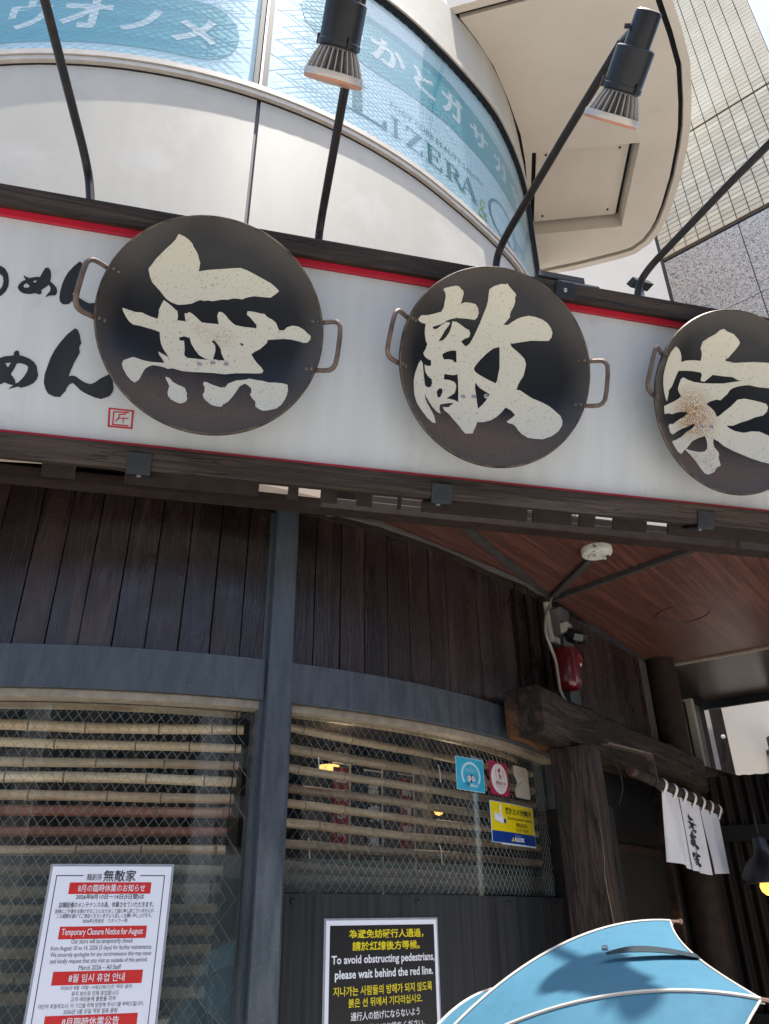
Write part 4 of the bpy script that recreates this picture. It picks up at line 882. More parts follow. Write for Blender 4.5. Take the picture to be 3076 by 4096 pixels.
for a, b in ((-60, 20.55), (22.0, 73.4)):
    pn = MB().arc(A2, ro(-.016), ro(-.008), a, b, 3.191, 4.429, 50).build('upper_window_pane', M['glass_up'], bld, smooth=True)
    lo = max(a, -14)
    wires(ro(-.0195), A2, lo, b, 3.195, 4.425, .055, .62, .0008).build('wire_mesh', M['wire_up'], pn, kind='stuff')
    MB().arc(A2, ro(-.034), ro(-.026), a, b, 3.191, 4.429, 50).build('window_film', M['filmpale'], pn, smooth=True)
    if a < 0:
        bd = MB(); FZ = ro(-.0235)
        top = [(p, 3.75 if p < 11 else 3.75 - .001 * (p - 11)) for p in range(-30, 15)]
        arcp = [(14.6 + 4.1 * sin(t), 3.54 + .21 * cos(t)) for t in [pi * i / 12 for i in range(13)]]
        arcp = [(14.6 + 4.05 * sin(pi * i / 14), 3.537 + .21 * cos(pi * i / 14)) for i in range(15)]
        loop = [(-30, 3.33), (-30, 3.75)] + [(p, 3.748) for p in range(-28, 15, 2)] + arcp + [(p, 3.326) for p in range(14, -29, -2)]
        arc_sheet(bd, [loop], A2, FZ); bd.build('film_band', M['filmband'], pn, recalc=False)
        tb = MB()
        for i, (p0, p1, z0, z1) in enumerate(((-4.7, -.3, 3.415, 3.640), (.7, 5.75, 3.425, 3.655), (6.7, 10.75, 3.430, 3.617), (11.9, 16.5, 3.420, 3.617))):
            arc_text(tb, 'u%d' % i, A2, ro(-.0225), p0, p1, z0, z1)
        tb.build('film_lettering', M['filmtext'], pn, recalc=False)
    else:
        bd = MB()
        loop = [(25.0, 4.02), (25.6, 3.90), (27.2, 3.83), (30, 3.80), (35.8, 3.785), (41, 3.81), (46.7, 3.845), (52.7, 3.83), (58, 3.80), (64, 3.78), (70, 3.80), (72.5, 3.86), (73, 3.98), (72.3, 4.10), (69, 4.17), (64, 4.175), (58.4, 4.175), (52, 4.225), (47, 4.268), (41.5, 4.25), (34, 4.235), (29, 4.225), (26.4, 4.17), (25.3, 4.10)]
        dense = []
        for i in range(len(loop)):
            p, q = loop[i], loop[(i + 1) % len(loop)]
            for k2 in range(3): dense.append((p[0] + (q[0] - p[0]) * k2 / 3, p[1] + (q[1] - p[1]) * k2 / 3))
        arc_sheet(bd, [dense], A2, ro(-.0235), .06); bd.build('film_band', M['filmband'], pn, recalc=False)
        tb = MB()
        for i, (p0, p1, z0, z1) in enumerate(((28.0, 33.2, 3.89, 4.13), (34.1, 39.45, 3.90, 4.12), (40.6, 44.5, 3.93, 4.12), (45.7, 50.2, 3.94, 4.17), (51.6, 55.6, 3.93, 4.11), (57.0, 61.2, 3.91, 4.10), (62.6, 66.8, 3.90, 4.08))):
            arc_text(tb, 'v%d' % i, A2, ro(-.0225), p0, p1, z0, z1)
        tb.build('film_lettering', M['filmtext'], pn, recalc=False)
        tb = MB(); arc_text(tb, 'foot', A2, ro(-.0225), 36.8, 53.0, 3.583, 3.622)
        # roman capitals with serifs
        SER = {'L': ([[(0, 0), (1, 0), (1, .30), (.93, .30), (.88, .07), (.38, .07), (.38, .95), (.55, 1), (0, 1), (.15, .95), (.15, .05), (0, .05)]], 1),
               'I': ([[(0, 0), (1, 0), (1, .05), (.66, .06), (.66, .94), (1, .95), (1, 1), (0, 1), (0, .95), (.34, .94), (.34, .06), (0, .05)]], 1),
               'Z': ([[(0, 0), (1, 0), (1, .28), (.94, .28), (.88, .06), (.26, .06), (1, .95), (1, 1), (.06, 1), (.02, .75), (.08, .75), (.16, .94), (.72, .94), (0, .06)]], 1),
               'E': ([[(0, 0), (1, 0), (1, .28), (.94, .28), (.86, .06), (.36, .06), (.36, .48), (.66, .48), (.72, .36), (.77, .36), (.77, .66), (.72, .66), (.66, .54), (.36, .54), (.36, .94), (.82, .94), (.90, .74), (.96, .74), (.96, 1), (0, 1), (0, .96), (.15, .94), (.15, .06), (0, .05)]], 1),
               'R': ([[(0, 0), (.45, 0), (.45, .05), (.33, .06), (.33, .46), (.44, .46), (.80, .03), (1.12, 0), (1.12, .05), (.98, .08), (.62, .49), (.78, .56), (.84, .70), (.82, .86), (.68, .97), (.50, 1), (0, 1), (0, .95), (.14, .94), (.14, .06), (0, .05)], [(.33, .52), (.50, .53), (.62, .62), (.65, .76), (.60, .88), (.48, .94), (.33, .94)]], 1),
               'A': ([[(-.05, 0), (.30, 0), (.30, .05), (.18, .07), (.28, .33), (.64, .33), (.74, .07), (.62, .05), (.62, 0), (1.08, 0), (1.08, .05), (.97, .07), (.58, 1.04), (.50, 1.04), (.10, .07), (-.05, .05)], [(.31, .39), (.46, .80), (.61, .39)]], 1)}
        for ch, p0, p1, z0, z1 in (('L', 30.9, 36.2, 3.372, 3.613), ('I', 36.85, 38.2, 3.37, 3.52), ('Z', 39.0, 41.55, 3.37, 3.525), ('E', 42.15, 44.85, 3.375, 3.525), ('R', 45.4, 48.6, 3.38, 3.515), ('A', 48.1, 51.4, 3.372, 3.53)):
            loops = [[(p0 + (p1 - p0) * x, z0 + (z1 - z0) * y) for x, y in Lp] for Lp in SER[ch][0]]
            arc_sheet(tb, loops, A2, ro(-.0225))
        arc_sheet(tb, [oval(57.6, 3.46, 3.6, .155, 40), oval(57.75, 3.46, 3.25, .145, 40)], A2, ro(-.0225))
        arc_sheet(tb, [[(57.5, 3.36), (58.2, 3.375), (60.5, 3.28), (62.6, 3.255), (62.6, 3.245), (60.0, 3.262)]], A2, ro(-.0225))
        tb.build('film_lettering', M['filmteal'], pn, recalc=False)
        tb = MB(); arc_text(tb, 'amp', A2, ro(-.0225), 51.6, 53.4, 3.30, 3.465)
        tb.build('film_ampersand', M['filmgreen'], pn, recalc=False)
gm = MB().arc(A2, ro(-.03), ro(-.003), 20.56, 21.98, 3.191, 4.429, 2).build('glazing_mullion', M['gasket'], bld)
MB().arc(A2, ro(-.01), ro(.003), 21.15, 21.38, 3.191, 4.429, 1).build('glazing_bead', M['sill'], gm)

# canopy that rings the corner at roof height of the first storey
def offset_poly(pts, d):
    out = []; n = len(pts)
    for i in range(n):
        p0, p1, p2 = Vector(pts[i - 1]), Vector(pts[i]), Vector(pts[(i + 1) % n])
        a = (p1 - p0).normalized(); b = (p2 - p1).normalized()
        na, nb = Vector((a.y, -a.x)), Vector((b.y, -b.x))
        m = (na + nb)
        m = m / max(m.length_squared / 2, .35)
        out.append(tuple(p1 + m * d))
    return out
outer = [(.49, 2.77), (1.60, 2.50), (1.69, 2.56), (1.758, 2.689), (1.898, 2.897), (2.026, 3.111), (2.126, 3.373), (2.185, 3.56), (2.219, 3.722), (2.259, 3.975), (2.278, 4.251), (2.276, 4.40), (2.262, 4.49), (2.225, 4.60), (2.15, 4.69), (2.05, 4.736), (1.696, 4.854), (1.397, 4.932)]
inner = [(1.36, 4.985), (1.274, 4.609), (1.188, 4.281), (1.093, 3.861), (1.016, 3.609), (.894, 3.35), (.76, 3.104), (.632, 2.933)]
ring = outer + inner           # counter-clockwise seen from above
hole = [(1.14, 3.755), (1.926, 3.68), (1.997, 4.451), (1.246, 4.529)]
cn = MB().slab(offset_poly(ring, -.018), 5.05 + EYE, 5.09 + EYE, [hole]).build('canopy_soffit', M['soffit'], bld)
MB().slab(offset_poly(ring, .02), 5.092 + EYE, 5.30 + EYE, [hole]).build('soffit_gasket', M['gasket'], cn)
fo = offset_poly(outer, .070); fi = offset_poly(outer, .016)
fo[0] = (.44, 2.72); fi[0] = (.478, 2.757); fo[-1] = (1.41, 4.985); fi[-1] = (1.402, 4.95)
split = 15
for seg_ in ((0, split), (split, len(outer) - 1)):
    a, b = seg_
    loop = fi[a:b + 1] + fo[a:b + 1][::-1]
    o = MB().slab(loop, 5.046 + EYE, 5.75 + EYE).build('canopy_edge', M['soffit'], cn, bevel=.0)
MB().slab(offset_poly(ring, .05), 5.76 + EYE, 5.80 + EYE).build('canopy_top', M['panel_up'], cn)
hin = offset_poly(hole, -.014)
for i in range(4):
    a, b = Vector(hole[i]), Vector(hole[(i + 1) % 4]); c, d = Vector(hin[i]), Vector(hin[(i + 1) % 4])
    vs = [(*a, 5.051 + EYE), (*b, 5.051 + EYE), (*d, 5.19 + EYE), (*c, 5.19 + EYE), (*(a + (a - c) * .02), 5.20 + EYE), (*(b + (b - d) * .02), 5.20 + EYE), (*d, 5.20 + EYE), (*c, 5.20 + EYE)]
    MB().add(vs, [(0, 1, 2, 3), (4, 7, 6, 5), (0, 4, 5, 1), (1, 5, 6, 2), (2, 6, 7, 3), (3, 7, 4, 0)]).build('hatch_frame', M['soffit'], cn)
MB().slab(offset_poly(hole, .0), 5.195 + EYE, 5.21 + EYE).build('hatch_top', M['gasket'], cn)
ht = MB().slab(offset_poly(hole, -.046), 5.150 + EYE, 5.175 + EYE).build('hatch', M['soffit'], cn)
cx_ = sum(p[0] for p in hole) / 4; cy_ = sum(p[1] for p in hole) / 4
for p in hole:
    x, y = cx_ + (p[0] - cx_) * .70, cy_ + (p[1] - cy_) * .74
    MB().lathe([(.009, 5.143 + EYE), (.009, 5.1495 + EYE)], 10, Matrix.Translation((x, y, 0))).build('bolt', M['gasket'], cn)
# ------------------------------------------------------------------ the leaning signboard
E1 = Vector((0.96613, 0.25709, 0.02219)); E2 = Vector((0.08454, -0.39662, 0.91408)); EN = Vector((0.2438, -0.88125, -0.40492))
SO = Vector((0.006, 1.8814, 3.095))
SM = basis(SO, E1, E2, EN)
def sgn(u, v, w): return SM @ Vector((u, v, w))
UL, UR = -2.3, 1.75
sign = thing('signboard', 'long white signboard with dark timber rails and red trim above the shop front', 'signboard', M=SM)
MB().box(UL, UR, -.295, .30, -.02, 0).build('face_panel', M['board'], sign, world=False, bevel=.002)
MB().box(UL, UR, .322, .381, -.045, .034).build('top_rail', M['beam'], sign, world=False, bevel=.006)
MB().box(UL, UR, -.372, -.3045, -.045, .030).build('bottom_rail', M['beam'], sign, world=False, bevel=.006)
MB().box(UL, UR, .3005, .3215, -.02, .012).build('red_trim', M['red'], sign, world=False, bevel=.002)
MB().box(UL, UR, -.3040, -.2955, -.02, .008).build('red_trim', M['red'], sign, world=False, bevel=.001)
MB().box(UL, UR, -.30, .32, -.035, -.0215).build('back_sheet', M['duct'], sign, world=False)
for g in KANA:
    MB().slab(g[0], .0005, .0016, g[1:]).build('brush_character', M['ink'], sign, world=False)
sl = MB()
for p in SEAL: sl.slab(p, .0005, .0015)
sl.build('red_seal', M['sealred'], sign, world=False)
def bracket(u, v, top=False):
    mb = MB()
    s = 1 if top else -1
    mb.box(u - .033, u + .033, v - .028, v + .028, .031 if not top else .035, .036 if not top else .040)
    if not top:
        mb.box(u - .033, u + .033, v - .0335, v - .028, -.055, .036)
    else:
        mb.box(u - .033, u + .033, v + .024, v + .0295, -.055, .040)
    b = mb.build('bracket', M['bracket'], sign, world=False, bevel=.002)
    if top:
        mm = Matrix.Translation(Vector((u, v, .040)))
    else:
        mm = Matrix.Translation(Vector((u, v - .0335, .0))) @ Matrix.Rotation(radians(90), 4, 'X')
    MB().lathe([(.007, 0), (.007, .003), (.004, .005)], 10, mm).build('screw', M['screw'], b, world=False, smooth=True)
for u, v in ((-.694, -.352), (.20, -.352), (1.14, -.352), (-1.6, -.352)): bracket(u, v)
bracket(.575, .350, True)

# ------------------------------------------------------------------ woks
RIM, DP, EX, OFF = .31, .100, 3.0, .115
def bowl_w(r): return -DP * (1 - min(r / RIM, 1.0) ** EX)
def wok(label, u, v, glyphs, screws, rot=0.0, paint='cream'):
    m = SM @ Matrix.Translation(Vector((u, v, OFF)))
    t = thing('wok', label, 'wok', M=m, group='woks hung along the signboard')
    prof = [(.0005, -DP)] + [(RIM * i / 22, bowl_w(RIM * i / 22)) for i in range(1, 23)]
    back = [(r + (.004 if r > .2 else 0), z - .004) for r, z in prof[::-1]]
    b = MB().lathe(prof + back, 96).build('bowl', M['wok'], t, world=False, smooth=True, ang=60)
    ringp = [Vector((RIM * cos(2 * pi * i / 96), RIM * sin(2 * pi * i / 96), .0005)) for i in range(97)]
    MB().tube(ringp, .0026, 6, cap=False).build('rim', M['wokrim'], t, world=False, smooth=True)
    MB().lathe([(.03, -DP - .004), (.03, -OFF + .001)], 20).build('mounting_spacer', M['bracket'], t, world=False)
    gm_ = MB()
    outs = [g for i, g in enumerate(glyphs)]
    pts, tris = fill(outs, .016)
    n = len(pts)
    vs = [Vector((x, y, bowl_w(math.hypot(x, y)) + .0014)) for x, y in pts]
    gm_.add(vs, tris)
    gm_.build('painted_character', M[paint], t, world=False, smooth=True, recalc=False, ang=80)
    for sx, sy in screws:
        MB().lathe([(.0075, 0), (.0075, .002), (.0045, .0035), (.0006, .003)], 12, Matrix.Translation(Vector((sx, sy, bowl_w(math.hypot(sx, sy)) + .0012)))).build('screw', M['screw'], t, world=False, smooth=True)
    for s in (1, -1):
        a0 = (radians(-3) if s > 0 else pi + radians(-9)) + rot
        er = Vector((cos(a0), sin(a0), 0)); et = Vector((-sin(a0), cos(a0), 0)); ez = Vector((0, 0, 1))
        def hp(r, q, z): return er * r + et * q + ez * z
        half = [(.290, .072, -.020), (.308, .072, -.012), (.328, .073, .006), (.340, .072, .017), (.348, .066, .024), (.353, .054, .029), (.355, .026, .031)]
        pts_ = [hp(*q) for q in half] + [hp(r_, -q_, z_) for r_, q_, z_ in half[::-1]]
        h_ = MB().tube(pts_, .0073, 10).build('handle', M['handle'], t, world=False, smooth=True)
        for q in (-.072, .072):
            for dr in (.283, .296):
                c = er * dr * .985 + et * q * 1.0
                rr = c.length
                MB().lathe([(.0055, 0), (.0048, .003), (.002, .0046), (.0005, .005)], 10, Matrix.Translation(Vector((c.x, c.y, bowl_w(rr) + .001)))).build('rivet', M['wokrim'], h_, world=False, smooth=True)
    return t
wok('black wok lettered with the broad flat character, first from the left on the signboard', -.5287, .0461, MU, [(-.027, -.0942), (.0096, -.085), (.0475, -.0838)])
wok('black wok in the middle of the signboard, under the complete spot lamp', .3272, .0432, TEKI, [(-.0745, -.0852), (-.0369, -.0796), (.0037, -.0716)], radians(1))
wok('rust-stained wok cut off by the right edge of the picture', 1.1832, .0403, KE, [(-.0677, -.0766), (-.0262, -.073)], radians(-2), 'cream_rust')

# ------------------------------------------------------------------ lamps on bent arms over the sign
def spot_lamp(label, base, knee, end, face, axis, seed):
    t = thing('spot_lamp', label, 'lamp', P3(*base), group='spot lamps on bent arms above the signboard')
    b, k, e = P3(*base), P3(*knee), P3(*end)
    b = b - E2 * .015
    # pipe with a rounded knee
    pts = [b]
    for i in range(0, 9):
        s = i / 8
        p0 = b.lerp(k, .55); p2 = k.lerp(e, .16)
        pts.append(p0.lerp(k, s).lerp(k.lerp(p2, s), s))
    mid = k.lerp(e, .6) + Vector((0, 0, .006))
    pts += [mid, e]
    MB().tube(pts, .0122, 14).build('arm', M['pipe'], t, smooth=True)
    MB().lathe([(.02, 0), (.02, .006), (.0135, .010)], 16, Matrix.Translation(b - E2 * .0) @ E2.to_track_quat('Z', 'Y').to_matrix().to_4x4()).build('base_flange', M['pipe'], t, smooth=True)
    ax = Vector(axis).normalized()
    fc = P3(*face)
    H = Matrix.Translation(fc) @ ax.to_track_quat('Z', 'Y').to_matrix().to_4x4()      # local +z points at the lit face
    cap = MB()
    prof = [(.001, -.236), (.024, -.236), (.0295, -.233), (.031, -.227), (.031, -.155)]
    cap.lathe(prof, 28, H)
    cp = cap.build('socket_cap', M['socket'], t, smooth=True)
    sl_ = MB().lathe([(.020, -.160), (.043, -.160), (.0458, -.157), (.0458, -.082), (.0475, -.080), (.0475, -.070), (.044, -.068), (.030, -.068)], 32, H).build('sleeve', M['socket'], t, smooth=True)
    for a in (0.3, 2.4, 4.3):
        MB().pbox(H @ Vector((cos(a) * .0465, sin(a) * .0465, -.090)), H.to_3x3() @ Vector((cos(a) * .006, sin(a) * .006, 0)), H.to_3x3() @ Vector((-sin(a) * .008, cos(a) * .008, 0)), H.to_3x3() @ Vector((0, 0, .022))).build('clip', M['socket'], sl_, bevel=.001)
    # knuckle joining arm and socket
    MB().tube([e, fc - ax * .215 + (e - fc).normalized() * .018], .011, 10).build('knuckle', M['pipe'], t, smooth=True)
    bolt = fc - ax * .205 - Vector((.033, 0, 0))
    MB().tube([bolt, bolt - Vector((.012, 0, 0))], .006, 6).build('bolt', M['bracket'], t)
    bulb = MB().lathe([(.001, -.070), (.040, -.070), (.0425, -.066), (.041, -.062), (.036, -.060), (.040, -.048), (.048, -.026), (.055, -.018), (.066, -.016), (.0675, -.010), (.0665, -.003), (.060, .0), (.001, .0005)], 40, H).build('bulb', M['bulb_dark'], t, smooth=True)
    fins = MB()
    for i in range(26):
        a = 2 * pi * i / 26
        d = Vector((cos(a), sin(a), 0)); q = Vector((-sin(a), cos(a), 0)) * .0011
        pf = [(.036, -.064), (.0435, -.065), (.052, -.050), (.060, -.032), (.0655, -.018), (.046, -.018)]
        vs = [H @ (d * r + Vector((0, 0, z)) + q) for r, z in pf] + [H @ (d * r + Vector((0, 0, z)) - q) for r, z in pf]
        n = len(pf)
        fins.add(vs, [tuple(range(n)), tuple(range(2 * n - 1, n - 1, -1))] + [(i2, i2 + n, (i2 + 1) % n + n, (i2 + 1) % n) for i2 in range(n)])
    fins.build('cooling_fins', M['bulb_metal'], bulb)
    MB().lathe([(.060, -.0185), (.0668, -.0185), (.0682, -.010), (.0672, -.004), (.062, -.0035)], 40, H).build('rim', M['bulb_metal'], bulb, smooth=True)
    MB().lathe([(.0605, -.0038), (.0668, -.0036), (.0660, .0012), (.0605, .0016)], 40, H).build('lens_ring', M['lensring'], bulb, smooth=True)
    MB().lathe([(.0604, -.002), (.0604, .0006), (.04, .0010), (.001, .0012)], 40, H).build('lens', M['lens'], bulb, smooth=True)
    return t
spot_lamp('black bent arm at the far left of the signboard, its lamp above the frame', (-.827, 1.500, 1.823), (-.853, 1.487, 1.955), (-.826, .83, 2.10), (-.86, .80, 1.90), (-.1, .8, -.6), 1)
spot_lamp('black spot lamp with finned bulb cut off by the top edge', (-.192, 1.669, 1.838), (-.186, 1.652, 1.90), (-.035, 1.03, 1.985), (-.1048, 1.067, 1.689), (-.24, .78, -.58), 2)
spot_lamp('complete black spot lamp with finned bulb in front of the beige canopy', (.370, 1.818, 1.851), (.385, 1.800, 1.945), (.625, 1.15, 1.975), (.5634, 1.1913, 1.7112), (-.25, .83, -.50), 3)
spot_lamp('black bent arm nearest the tiled building, its lamp outside the frame', (.871, 1.952, 1.862), (.895, 1.940, 1.955), (1.215, 1.36, 2.02), (1.20, 1.40, 1.79), (-.2, .62, -.75), 4)

# ------------------------------------------------------------------ awning ceiling
awn = thing('awning', 'rosewood-grained awning ceiling behind and below the signboard', 'awning', P3(.7, 3.0, 1.3))
ZC = 1.30
def ceil_panel(poly, mat, z=ZC):
    return MB().slab(poly, z + EYE, z + .02 + EYE).build('ceiling_panel', mat, awn)
wallc = [pol(A1, r1(p) - .01, p) for p in (28, 32, 36, 40, 44, 48, 52, 56, 60, 62)]
ceil_panel([(-.36, 2.235), (.222, 2.375)] + [(.744, 3.262)] + wallc[::-1], M['ceil'])
jA, jB = Vector((1.582, 4.383)), Vector((2.70, 3.586))
ceil_panel([(.226, 2.377), (2.35, 2.94), tuple(jB), tuple(jA), (.752, 3.262)], M['ceil'])
jd = (jB - jA).normalized(); jn = Vector((-jd.y, jd.x)) * -1
if jn.y < 0: jn = -jn
ceil_panel([tuple(jA + jn * .012), tuple(jB + jn * .012), (3.12, 4.55), (2.138, 5.268)], M['ceil2'])
MB().slab([tuple(jA - jn * .012), tuple(jB - jn * .012), tuple(jB + jn * .014), tuple(jA + jn * .014)], ZC - .012 + EYE, ZC - .001 + EYE).build('joint_strip', M['brass'], awn)
MB().slab([(2.12, 5.26), (3.14, 4.53), (3.15, 4.55), (2.13, 5.285)], ZC - .05 + EYE, ZC + .06 + EYE).build('edge_strip', M['gasket'], awn)
fd = Vector((.9664, .2571, .012)); fn = Vector((.2571, -.9664, 0))
f0 = P3(.691, 2.435, 1.212)
MB().pbox(f0 - fd * 3.2, fd * 5.0, -fn * .05, (0, 0, .043)).build('front_channel', M['frame'], awn, bevel=.004)
MB().pbox(f0 - fd * 3.2 - fn * .0505 + Vector((0, 0, .012)), fd * 5.0, -fn * .02, (0, 0, .085)).build('back_plate', M['frame'], awn, bevel=.003)
def bar(a, b, w, t, mat, name):
    a, b = Vector(a), Vector(b); d = (b - a).normalized(); s = Vector((-d.y, d.x, 0)) * w / 2
    return MB().pbox(P3(a.x, a.y, ZC - t) - s, Vector((b.x - a.x, b.y - a.y, 0)), s * 2, (0, 0, t - .0005)).build(name, mat, awn, bevel=.002)
bar((.215, 2.39), (.752, 3.262), .034, .014, M['batten'], 'batten')
bar((.842, 2.80), (.752, 3.262), .030, .016, M['batten'], 'conduit')
bar((1.345, 2.60), (.760, 3.262), .020, .022, M['batten'], 'stay_bar')
rp_ = [P3(1.438 + .125 * cos(2 * pi * i / 40), 3.50 + .125 * sin(2 * pi * i / 40), ZC - .0005) for i in range(41)]
MB().tube(rp_, .003, 6, cap=False).build('round_patch_rim', M['ceil2'], awn, smooth=True)
hk = [P3(1.345, 2.60, ZC - .02), P3(1.352, 2.575, ZC - .02), P3(1.357, 2.555, ZC - .012), P3(1.358, 2.55, ZC + .03)]
MB().tube(hk, .008, 8).build('hook', M['cable'], awn, smooth=True)
# grey cable duct run in straight lengths along the top of the planks
dp = [(-1.384, 2.07), (-.818, 2.126), (-.013, 2.478), (.616, 3.063), (.746, 3.242)]
for (a, b) in zip(dp[:-1], dp[1:]):
    a, b = Vector((*a, 0)), Vector((*b, 0)); d = (b - a).normalized(); s = Vector((d.y, -d.x, 0))
    MB().pbox(P3(a.x, a.y, 1.283), b - a + d * .004, -s * .020, (0, 0, .014)).build('cable_duct', M['duct'], awn, bevel=.002)
    MB().pbox(P3(a.x, a.y, 1.2975) - s * .004, b - a, -s * .05, (0, 0, .012)).build('duct_cover', M['frame'], awn)
for p in (27.3, 29.2):
    q = pol(A1, 2.285, p)
    MB().box(q[0] - .012, q[0] + .012, q[1] - .006, q[1] + .006, 1.263 + EYE, 1.283 + EYE).build('clip', M['duct'], awn, bevel=.001)
MB().arc(A1, 2.2, lambda p: r1(p) + .006, -40, 62, 1.262, 1.31, 50).build('cornice', M['frame'], awn)
MB().slab([pol(A1, 2.15, p) for p in range(-40, 66, 4)] + [pol(A2, r2(p) - .03, p) for p in range(74, -42, -4)], 1.312 + EYE, 1.33 + EYE).build('overhang_soffit', M['frame'], awn)
# packing plates behind the bottom rail, leaving short open slots
for a, b in ((UL, -1.075), (-.96, -.873), (-.737, -.351), (-.262, -.231), (-.161, -.11), (-.047, .001), (.086, .095), (.165, .524), (.548, .684), (.716, .772), (.843, .967), (1.054, UR)):
    MB().box(a, b, -.408, -.30, -.062, -.047).build('packing_plate', M['frame'], sign, world=False)

# ceiling rose, beacon, sensor
t = thing('ceiling_rose', 'chipped white round fitting under the rosewood awning ceiling', 'light fitting', P3(.841, 2.75, ZC - .001))
MB().lathe([(.001, .0), (.061, .0), (.061, -.016), (.057, -.024), (.034, -.026), (.032, -.034), (.001, -.035)], 36).build('base', M['rose'], t, world=False, smooth=True)
for dx, dy in ((.022, -.012), (-.016, -.020)):
    MB().tube([(dx, dy, -.030), (dx * 1.15, dy * 1.2, -.050)], .006, 8).build('stud', M['rose'], t, world=False, smooth=True)
MB().tube([(.04, .01, -.020), (.046, .012, -.030)], .007, 8).build('socket_hole', M['gasket'], t, world=False)

def rounded(w, d, n=6, r=.035):
    out = []
    for cx, cy, a in ((w - r, d - r, 0), (-(w - r), d - r, 90), (-(w - r), -(d - r), 180), (w - r, -(d - r), 270)):
        for i in range(n + 1):
            q = radians(a + 90 * i / n); out.append((cx + r * cos(q), cy + r * sin(q)))
    return out
bm_ = Matrix.Translation(P3(.757, 3.150, .92)) @ Matrix.Rotation(math.atan2(SD.y, SD.x), 4, 'Z')
t = thing('beacon', 'glossy red alarm beacon on the wall above the timber beam end', 'beacon', M=bm_)
mb = MB(); vs = []; fs = []
lv = [(-.080, .45), (-.077, .70), (-.069, .86), (-.053, .96), (-.028, 1.0), (.0, 1.0), (.075, 1.0), (.084, .97)]
n = len(rounded(1, 1))
for z, s in lv: vs += [Vector((x * s, y * s - .002, z)) for x, y in rounded(.058, .050)]
for i in range(len(lv) - 1):
    for k in range(n): fs.append((i * n + k, i * n + (k + 1) % n, (i + 1) * n + (k + 1) % n, (i + 1) * n + k))
fs += [tuple(range(n)), tuple((len(lv) - 1) * n + k for k in range(n))]
mb.add(vs, fs).build('cover', M['beacon'], t, world=False, smooth=True, ang=50)
vs = []; fs = []
MB().slab(rounded(.060, .052), .0845, .090).build('top_plate', M['beacon'], t, world=False)
MB().box(-.05, .05, .045, .062, -.07, .08).build('back_plate', M['frame'], t, world=False, bevel=.003)
rg = [Vector((.036 + .017 * cos(a), -.0515, .05 + .022 * sin(a))) for a in [2 * pi * i / 20 for i in range(21)]]
MB().tube(rg, .0015, 5, cap=False).build('emblem_ring', M['print_red'], t, world=False)
for dx in (0, .005, .010): MB().box(.030 + dx, .033 + dx, -.0530, -.0515, .022, .034).build('emblem_mark', M['print_white'], t, world=False)

cmx = Matrix.Translation(P3(.712, 3.17, 1.14)) @ Matrix.Rotation(math.atan2(SD.y, SD.x), 4, 'Z')
t = thing('sensor', 'yellowed bracket with a black sensor head in the ceiling corner', 'sensor', M=cmx)
MB().slab([(-.045, .085), (.0, .095), (.062, .01), (.050, -.085), (-.02, -.09), (-.035, -.02)], -.008, .008, M=Matrix.Translation((0, -.012, 0)) @ Matrix.Rotation(radians(90), 4, 'X')).build('wall_plate', M['offwhite'], t, world=False, bevel=.003)
MB().slab([(-.03, .05), (.01, .07), (.05, -.01), (.045, -.06), (-.01, -.065)], -.018, .018, M=Matrix.Translation((0, -.038, 0)) @ Matrix.Rotation(radians(90), 4, 'X')).build('arm_housing', M['duct'], t, world=False, bevel=.004)
MB().box(-.012, .050, -.085, -.040, -.055, -.012).build('label_block', M['offwhite'], t, world=False, bevel=.004)
hm = Matrix.Translation(Vector((.035, -.098, -.068))) @ Matrix.Rotation(radians(28), 4, 'X') @ Matrix.Rotation(radians(-14), 4, 'Y')
MB().lathe([(.001, -.030), (.034, -.030), (.050, -.012), (.050, .016), (.040, .030), (.001, .030)], 8, hm, a0=radians(22.5)).build('sensor_head', M['blackgloss'], t, world=False, bevel=.002)
for dx in (-.006, 0, .006): MB().box(dx - .0015, dx + .0015, -.004, .004, -.0312, -.0302).build('indicator_mark', M['print_white'], t, world=False, local=hm)
cb = [P3(.752, 3.235, 1.29), P3(.735, 3.19, 1.255), P3(.708, 3.13, 1.20), P3(.680, 3.085, 1.13), P3(.672, 3.07, 1.06), P3(.690, 3.085, 1.0), P3(.705, 3.10, .95), P3(.706, 3.095, .88), P3(.708, 3.09, .82), P3(.732, 3.10, .775), P3(.758, 3.12, .752)]
sm_ = []
for i in range(len(cb) - 1):
    p0 = cb[max(i - 1, 0)]; p1 = cb[i]; p2 = cb[i + 1]; p3 = cb[min(i + 2, len(cb) - 1)]
    for k in range(5):
        s = k / 5
        sm_.append(.5 * ((2 * p1) + (p2 - p0) * s + (2 * p0 - 5 * p1 + 4 * p2 - p3) * s * s + (3 * p1 - p0 - 3 * p2 + p3) * s ** 3))
o = MB().tube(sm_ + [cb[-1]], .0062, 8).build('cable', M['cable'], smooth=True)
tag(o, 'grey cable looping down the corner post past the red beacon', 'cable')

